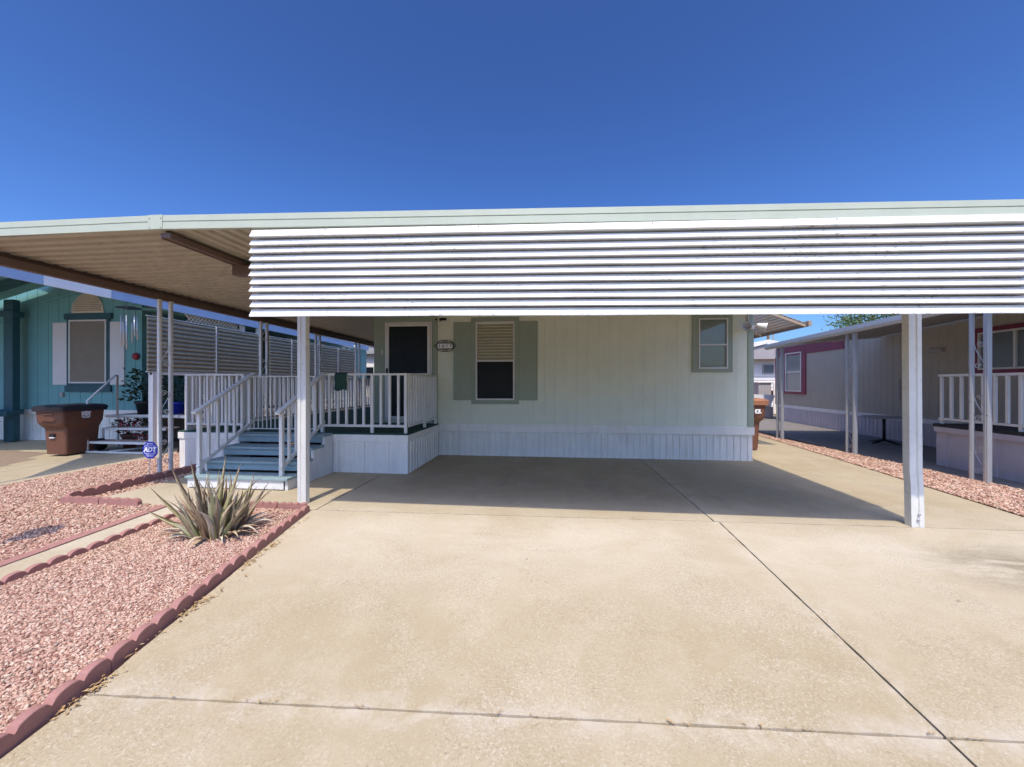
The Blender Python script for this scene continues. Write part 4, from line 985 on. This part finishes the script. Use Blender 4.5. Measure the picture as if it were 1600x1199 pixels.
# ------------------------------------------------------------------ beige neighbour on the right
bh = thing('beige_home', 'beige mobile home with maroon window trim right of the driveway', 'mobile home', (11, 11, 0))
A0 = Vector((8.58, 16.45)); A1 = Vector((8.05, 4.0)); dw = (A1-A0).normalized(); nw = Vector((-dw.y, dw.x))   # wall runs towards the camera
if nw.x < 0: nw = -nw
def WP(s, o=0): q = A0+dw*s+nw*o; return (q.x, q.y)
def s_of_y(y): return (y-A0.y)/dw.y
def wbox(s0, s1, o0, o1, z0, z1):
    a, b, c, d_ = WP(s0, o0), WP(s1, o0), WP(s1, o1), WP(s0, o1)
    return MB().extr([(*a, z0), (*b, z0), (*c, z0), (*d_, z0)], (0, 0, z1-z0))
ln = (A1-A0).length
w = MB(); wall_run(w, tuple(A0), tuple(A1), .60, 2.85, groove_profile(ln, .203, .007, .005), .1); wall_run(w, (16, A0.y+.02), (A0.x+.0, A0.y+.02), .6, 2.85, groove_profile(16-A0.x, .203, .008, .008), .1); w.build('wall', 'mauve', bh)
s = MB(); wall_run(s, WP(0, -.0), WP(ln, 0), 0, .5, rib_profile(ln, .14, .06, .012), .05); wall_run(s, (16, A0.y), (A0.x+.03, A0.y), 0, .5, rib_profile(16-A0.x-.05, .14, .06, .012), .05); s.build('skirting', 'mauve_skirt', bh)
o = wbox(0, ln, -.02, .02, .50, .605).build('skirting_band', 'white', bh)
r_ = MB(); r_.extr([(A0.x-.1, A0.y+.2, 2.86), (12.5, A0.y+.2, 3.5), (16.3, A0.y+.2, 2.86), (16.3, A0.y+.2, 2.92), (12.5, A0.y+.2, 3.57), (A0.x-.1, A0.y+.2, 2.92)], (-.5, -12.5, 0)); r_.build('roof', 'grey_roof', bh)
o = wbox(0, 3.9, -.025, .01, 2.42, 2.74).build('frieze_board', 'maroon', bh)
o = wbox(-.02, .14, -.03, .02, .61, 2.41); o.build('corner_trim', 'maroon', bh)
def wwin(s0, s1, z0, z1, tw, split_v, kx=1.6):
    t = MB()
    for a, b, c, d_ in ((s0, s1, z0, z0+tw), (s0, s1, z1-tw, z1), (s0, s0+tw*kx, z0+tw, z1-tw), (s1-tw*kx, s1, z0+tw, z1-tw)):
        q = wbox(a, b, -.03, .01, c, d_); t.add(q.v, q.f)
    wn = t.build('window', 'maroon', bh)
    s0, s1, z0, z1 = s0+tw*kx, s1-tw*kx, z0+tw, z1-tw; f_ = MB(); fw = .035
    for a, b, c, d_ in ((s0, s1, z0, z0+fw), (s0, s1, z1-fw, z1), (s0, s0+fw, z0+fw, z1-fw), (s1-fw, s1, z0+fw, z1-fw)) + (((s0+fw, s1-fw, (z0+z1)/2-.018, (z0+z1)/2+.018),) if not split_v else (((s0+(s1-s0)*.40)-.02, (s0+(s1-s0)*.40)+.02, z0+fw, z1-fw),)):
        q = wbox(a, b, -.045, -.005, c, d_); f_.add(q.v, q.f)
    f_.build('frame', 'alu', wn)
    q = wbox(s0+fw, s1-fw, -.012, -.002, z0+fw, z1-fw).build('pane', M['pane_grey'], wn)
m, nt, b = new_mat('pane_grey'); b.inputs['Base Color'].default_value = (.16, .19, .20, 1); b.inputs['Roughness'].default_value = .12; M['pane_grey'] = m
wwin(s_of_y(15.97), s_of_y(14.45), 1.02, 2.60, .095, False, 2.6)
wwin(s_of_y(8.80), s_of_y(6.9), 1.58, 2.47, .085, True)
wbox(s_of_y(9.75), s_of_y(9.4), -.06, 0, 2.08, 2.15).build('wall_vent', 'grey', bh)
wbox(s_of_y(10.6), s_of_y(10.56), -.02, 0, 1.0, 1.5).build('conduit', 'grey', bh)
rp = thing('patio_cover', 'grey patio roof on paired posts along the beige home', 'patio cover', (7, 8.5, 0))
E0 = Vector((5.57, 11.1)); E1 = Vector((6.12, 4.2))
def ez(y): return 2.385+(11.1-y)*.040
k = MB(); Wc = [Vector(WP(s_of_y(y), -.03)) for y in (11.1, 4.2)]
# pans run out from the wall to the eave
prof = []; y = 4.2
while y < 13.2: prof += pan(y); y += PP
prof.append((y, 0)); n = len(prof)
def ex(y): return E0.x+(11.1-y)/(11.1-4.2)*(E1.x-E0.x)
vs = [(ex(yy), yy, ez(yy)+.02+pz*.6) for yy, pz in prof]+[(WP(s_of_y(yy), -.032)[0], yy, ez(yy)+.22+pz*.6) for yy, pz in prof]
n0 = [i for i in range(n) if prof[i][0] <= 11.12][-1]
k.add(vs, [(i, n+i, n+i+1, i+1) for i in range(n-1) if i < n0])
ko = k.build('roof_pan', 'grey_roof', rp); q = ko.modifiers.new('t', 'SOLIDIFY'); q.thickness = .004; q.offset = 1
k = MB(); k.extr([(E0.x+.02, 11.12, 2.285), (E0.x-.03, 11.12, 2.285), (E0.x-.075, 11.12, 2.33), (E0.x-.075, 11.12, 2.41), (E0.x-.06, 11.12, 2.41), (E0.x-.02, 11.12, 2.345), (E0.x+.02, 11.12, 2.345)], (E1.x-E0.x, -6.92, .277)); k.build('gutter', 'gutter_grey', rp)
k = MB(); k.extr([(E0.x, 11.10, 2.37), (WP(s_of_y(11.1), -.05)[0], 11.1, 2.57), (WP(s_of_y(11.1), -.05)[0], 11.1, 2.66), (E0.x, 11.10, 2.46)], (0, .04, 0)); k.build('end_fascia', 'white', rp)
for (xa, ya), (xb, yb) in (((5.64, 10.76), (5.655, 10.58)), ((5.845, 8.64), (5.86, 8.46)), ((5.985, 6.40), (6.015, 6.22))):
    for (x, y, wq) in ((xa, ya, .042), (xb, yb, .06)):
        q = MB(); zt_ = ez(y)-.10; q.box(x-wq/2, x+wq/2, y-wq/2, y+wq/2, 0, zt_); q.box(x-wq/2-.004, x-wq/2+.002, y-.008, y+.008, .01, zt_-.01); q.build('post', 'silver', rp, bevel=.004)
    for z in (.15, .9, 1.65): scroll(MB(), yb+.034, ya-.026, (xa+xb)/2, z, 1, .006).build('scrollwork', 'silver', rp)
# its porch
pp = thing('porch', 'mauve skirted porch with cream railing in front of the beige home', 'porch', (7.3, 6.0, 0))
k = MB(); k.box(6.50, 8.12, 3.6, 7.60, .665, .715); k.build('floor', paint('dark_mat', (.03, .03, .032), .9, .2), pp, bevel=.005)
k = MB(); wall_run(k, (6.54, 7.575), (6.50, 3.6), 0, .58, [(0, 0), (.18, 0), (.182, .012), (.26, .012), (.262, 0), (.95, 0), (.952, .012), (1.03, .012), (1.032, 0), (1.75, 0), (1.752, .012), (1.83, .012), (1.832, 0), (2.6, 0), (3.97, 0)], .04); k.box(6.56, 8.1, 7.545, 7.575, 0, .58); k.build('skirting', 'mauve_skirt', pp)
k = MB(); k.bar((6.525, 7.585, .62), (6.485, 3.6, .62), .04, .085); k.bar((6.545, 7.585, .62), (8.1, 7.585, .62), .03, .085); k.build('rim_board', 'mauve_skirt', pp)
k = MB(); k.bar((6.56, 7.54, 1.535), (6.53, 3.7, 1.535), .055, .04); rl = k.build('railing', 'rail', pp); MB().bar((6.56, 7.54, .80), (6.53, 3.7, .80), .045, .035).build('bottom_rail', 'rail', rl)
for i in range(24):
    y = 7.50-.166*i; x = 6.56-(7.54-y)*.0078; lo = .716 if i in (0, 7, 14) else .819
    xbox(x-.017, x+.017, y-.019, y+.019, lo, 1.514).build('baluster', 'rail', rl, bevel=.003)
# pedestal table
tb = thing('pedestal_table', 'round dark pedestal table on the patio of the beige home', 'table', (7.62, 10.1, 0))
k = MB(); k.lathe([(.40, .0), (.42, .01), (.42, .028), (.40, .035)], (7.62, 10.1, .60), 28); k.build('table_top', 'grey', tb)
k = MB(); k.tube([(7.62, 10.1, .06), (7.62, 10.1, .60)], .03, 10); k.build('column', 'black', tb)
for a in (0, 1.57, 3.14, 4.71):
    k = MB(); k.tube([(7.62, 10.1, .09), (7.62+.16*math.cos(a+.3), 10.1+.16*math.sin(a+.3), .05), (7.62+.33*math.cos(a+.3), 10.1+.33*math.sin(a+.3), .025)], [.026, .022, .016], 8); k.build('foot', 'black', tb)

# ------------------------------------------------------------------ slatted awning on the home's right wall
aw = thing('slatted_awning', 'slatted tan awning sloping off the right side wall of the home', 'awning', (4.2, 9.6, 2.5))
def az(x): return 2.56+(4.86-x)*.40
for i in range(15):
    x = 3.62+i*.087; z = az(x); k = MB(); k.extr([(x-.03, 8.26, z+.020), (x+.036, 8.26, z-.012), (x+.038, 8.26, z-.006), (x-.028, 8.26, z+.026)], (0, 3.4, 0)); k.build('slat', 'awning_slat', aw)
for y in (8.26, 9.9, 11.6):
    k = MB(); k.bar((3.56, y, az(3.56)-.05), (4.84, y, az(4.84)-.05), .03, .045); k.build('rafter', 'awning', aw)
k = MB(); k.extr([(4.86, 8.20, az(4.86)-.06), (4.92, 8.20, az(4.86)-.05), (4.92, 8.20, az(4.86)+.05), (4.86, 8.20, az(4.86)+.05)], (0, 3.5, 0)); k.build('outer_beam', 'awning', aw, bevel=.004)

# ------------------------------------------------------------------ background
wh = thing('white_house', 'white clapboard gabled house behind the beige home', 'house', (12.5, 26, 0))
k = MB(); zz = 0
while zz < 2.95:
    k.extr([(9.6, 23.3, zz), (9.6, 23.27, zz), (9.6, 23.3, zz+.195)], (6.8, 0, 0)); zz += .2
k.box(9.6, 16.4, 23.3, 30, 0, 2.97); k.extr([(9.6, 23.31, 2.97), (16.4, 23.31, 2.97), (16.4, 23.31, 2.98), (11.4, 23.31, 3.45), (9.6, 23.31, 3.0)], (0, .2, 0)); k.build('wall', 'white_siding', wh)
k = MB(); k.extr([(9.3, 22.6, 3.02), (11.4, 22.6, 3.56), (14.5, 22.6, 2.95), (14.5, 22.6, 3.14), (11.4, 22.6, 3.76), (9.3, 22.6, 3.22)], (0, 7.5, 0)); k.build('roof', 'white_siding', wh)
k = MB(); k.extr([(9.4, 22.7, 2.72), (14.4, 22.7, 2.72), (14.4, 22.7, 2.96), (11.4, 22.7, 3.52), (9.4, 22.7, 3.02)], (0, .04, 0)); k.build('gable_panel', 'grey', wh)
k = frame(MB(), 11.42, 12.0, 1.95, 2.45, 23.22, 23.3, .05); wn = k.build('window', 'grey', wh); xbox(11.47, 11.95, 23.25, 23.29, 2.0, 2.4).build('pane', M['pane_grey'], wn)
k = frame(MB(), 10.6, 11.15, .3, 1.2, 23.22, 23.3, .05); wn = k.build('window', 'grey', wh); xbox(10.65, 11.1, 23.25, 23.29, .35, 1.15).build('pane', 'dark_glass', wn)
k = MB(); k.tube([(12.35, 24, 3.4), (12.35, 24, 4.9)], .035, 6)
for z, l_ in ((4.75, .5), (4.6, .65), (4.45, .4)): k.bar((12.35-l_, 24, z), (12.35+l_, 24, z), .05, .05)
k.build('antenna', 'grey', wh)
k = MB(); k.tube([(14.6, 29, -.02), (14.6, 29, 6.3)], [.12, .08], 8); k.box(13.9, 15.3, 28.95, 29.05, 5.2, 5.35); tag(k.build('utility_pole', 'bark'), 'distant thin utility pole rising above the beige home roof', 'utility pole')
k = MB(); wall_run(k, (9.45, 19.6), (10.0, 19.6), 0, 1.42, groove_profile(.55, .13, .01, .01), .5); k.box(9.4, 10.06, 19.55, 20.15, 1.42, 1.46); tag(k.build('storage_cabinet', 'grey'), 'grey storage cabinet in front of the white house', 'cabinet')
k = MB(); wall_run(k, (10.05, 19.5), (10.9, 19.5), 0, 1.36, groove_profile(.85, .15, .02, .012), .04); k.box(10.03, 10.1, 19.46, 19.5, 0, 1.42); tag(k.build('fence', 'white_siding'), 'short white board fence beside the grey cabinet', 'fence')
k = thing('storage_box', 'white box with tilted lid stacked beyond the sunlit bin', 'storage box', (8.5, 17.6, 0))
q = MB(); q.box(8.1, 8.95, 17.4, 17.9, 0, .44); q.build('base', 'grey', k); q = MB(); q.extr([(8.1, 17.38, .44), (8.85, 17.38, .44), (8.98, 17.38, .92), (8.1, 17.38, .95)], (0, .5, 0)); q.build('box', 'white', k); q = MB(); q.extr([(8.42, 17.32, .55), (8.8, 17.32, .47), (8.99, 17.32, .90), (8.6, 17.32, .97)], (0, .04, 0)); q.build('lid', 'wood_pale', k)
def far_house(x0, x1, y0, y1, h, label, mat='white_siding'):
    t = thing('house', label, 'house', ((x0+x1)/2, (y0+y1)/2, 0))
    k = MB(); k.box(x0, x1, y0, y1, 0, h); k.build('wall', mat, t)
    k = MB(); xm = (x0+x1)/2; k.extr([(x0-.3, y0-.3, h), (x1+.3, y0-.3, h), (xm, y0-.3, h+.9)], (0, y1-y0+.6, 0)); k.build('roof', 'grey_roof', t)
    k = frame(MB(), x1-1.6, x1-.8, 1.2, 2.4, y0-.04, y0, .06); wn = k.build('window', 'alu', t); xbox(x1-1.54, x1-.86, y0-.02, y0-.001, 1.26, 2.34).build('pane', 'dark_glass', wn)
    return t
far_house(-14.4, -9.55, 22, 32, 3.1, 'cream house far behind the deck on the left')
far_house(-4, 5, 34, 44, 3.0, 'white house in the row behind the pale green home'); far_house(20, 28, 34, 44, 3.0, 'pale house far behind on the right')

# tree behind the beige home
def tree(name, label, base, h, cr, n, ls):
    t = thing(name, label, 'tree', base)
    k = MB(); bx, by_, bz = base; tips = []
    k.tube([(bx, by_, -.05), (bx+.1, by_, h*.25), (bx-.05, by_, h*.45)], [.20, .16, .12], 10)
    for i in range(9):
        a = i*2.4; rr = cr*random.uniform(.45, .9); zt_ = h*random.uniform(.6, .92); e = Vector((bx+rr*math.cos(a), by_+rr*math.sin(a), zt_))
        k.tube([(bx-.05, by_, h*.40), (bx+rr*.4*math.cos(a), by_+rr*.4*math.sin(a), h*.55), tuple(e)], [.09, .055, .02], 6); tips.append(e)
        for q in range(5):
            e2 = e+Vector((random.gauss(0, .5), random.gauss(0, .5), random.gauss(.1, .4)))*cr*.35; k.tube([tuple(e.lerp(Vector((bx, by_, h*.5)), .3)), tuple(e2)], [.025, .008], 5); tips.append(e2)
    k.build('trunk', 'bark', t)
    c = MB()
    for i in range(n):
        p = random.choice(tips)+Vector((random.gauss(0, 1), random.gauss(0, 1), random.gauss(0, .75)))*cr*.2
        d_ = Vector((random.gauss(0, 1), random.gauss(0, 1), random.gauss(-.2, .6))).normalized(); s_ = d_.orthogonal().normalized(); l_ = ls*random.uniform(.6, 1.4)
        s_ = Matrix.Rotation(random.uniform(0, 6.3), 3, d_) @ s_; c.add([p, p+d_*l_*.5+s_*l_*.17, p+d_*l_, p+d_*l_*.5-s_*l_*.17], [(0, 1, 2, 3)])
    c.build('crown', 'tree_leaf', t)
tree('mesquite_tree', 'feathery green tree behind the roof of the beige home', (18.9, 24.5, 0), 6.1, 2.3, 7500, .18)

# yard lamp just off to the left whose shadow lies on the gravel
yl = thing('yard_lamp', 'yard lamp post left of the gravel bed', 'lamp', (-5.0, 2.45, gz(0, 2.45)))
k = MB(); k.tube([(-5.02, 2.42, gz(0, 2.42)-.05), (-5.0, 2.45, 1.28)], .02, 8); k.build('pole', 'black', yl)
k = MB(); k.lathe([(.03, 0), (.11, .03), (.13, .22), (.16, .24), (.10, .36), (.02, .40)], (-5.0, 2.45, 1.27), 8); k.build('lantern', 'black', yl)

# ------------------------------------------------------------------ light, sky, camera
ELEV = 60.3; AZ = 4.5
ld = Vector((math.sin(R(AZ))*math.cos(R(ELEV)), math.cos(R(AZ))*math.cos(R(ELEV)), -math.sin(R(ELEV))))
sun = bpy.data.lights.new('sun', 'SUN'); sun.energy = 3.0; sun.angle = R(.53); sun.color = (1, .90, .74)
so = bpy.data.objects.new('sun', sun); so.rotation_euler = ld.to_track_quat('-Z', 'Y').to_euler(); so.location = (0, -5, 12); COL.objects.link(so)
wd = bpy.data.worlds.new('World'); SC.world = wd; wd.use_nodes = True; nt = wd.node_tree
bg = nt.nodes['Background']; sk = nt.nodes.new('ShaderNodeTexSky'); sk.sky_type = 'NISHITA'; sk.sun_disc = False
sk.sun_elevation = R(ELEV); sk.sun_rotation = R(180-AZ); sk.air_density = 1.0; sk.dust_density = 3.2; sk.ozone_density = 8.0; sk.altitude = 400
gm_ = nt.nodes.new('ShaderNodeGamma'); gm_.inputs['Gamma'].default_value = 1.6
nt.links.new(sk.outputs[0], gm_.inputs['Color']); nt.links.new(gm_.outputs[0], bg.inputs[0]); bg.inputs[1].default_value = .067
cam = bpy.data.cameras.new('camera'); cam.lens = 620/1600*36; cam.sensor_width = 36; cam.clip_end = 500; cam.clip_start = .05
co = bpy.data.objects.new('camera', cam); co.location = (0, 0, 1.4); co.rotation_euler = (R(90), 0, math.atan(66.5/620)); COL.objects.link(co)
cam.shift_y = 0.0
SC.camera = co
SC.view_settings.view_transform = 'Standard'; SC.view_settings.look = 'None'; SC.view_settings.exposure = .44; SC.view_settings.gamma = 1
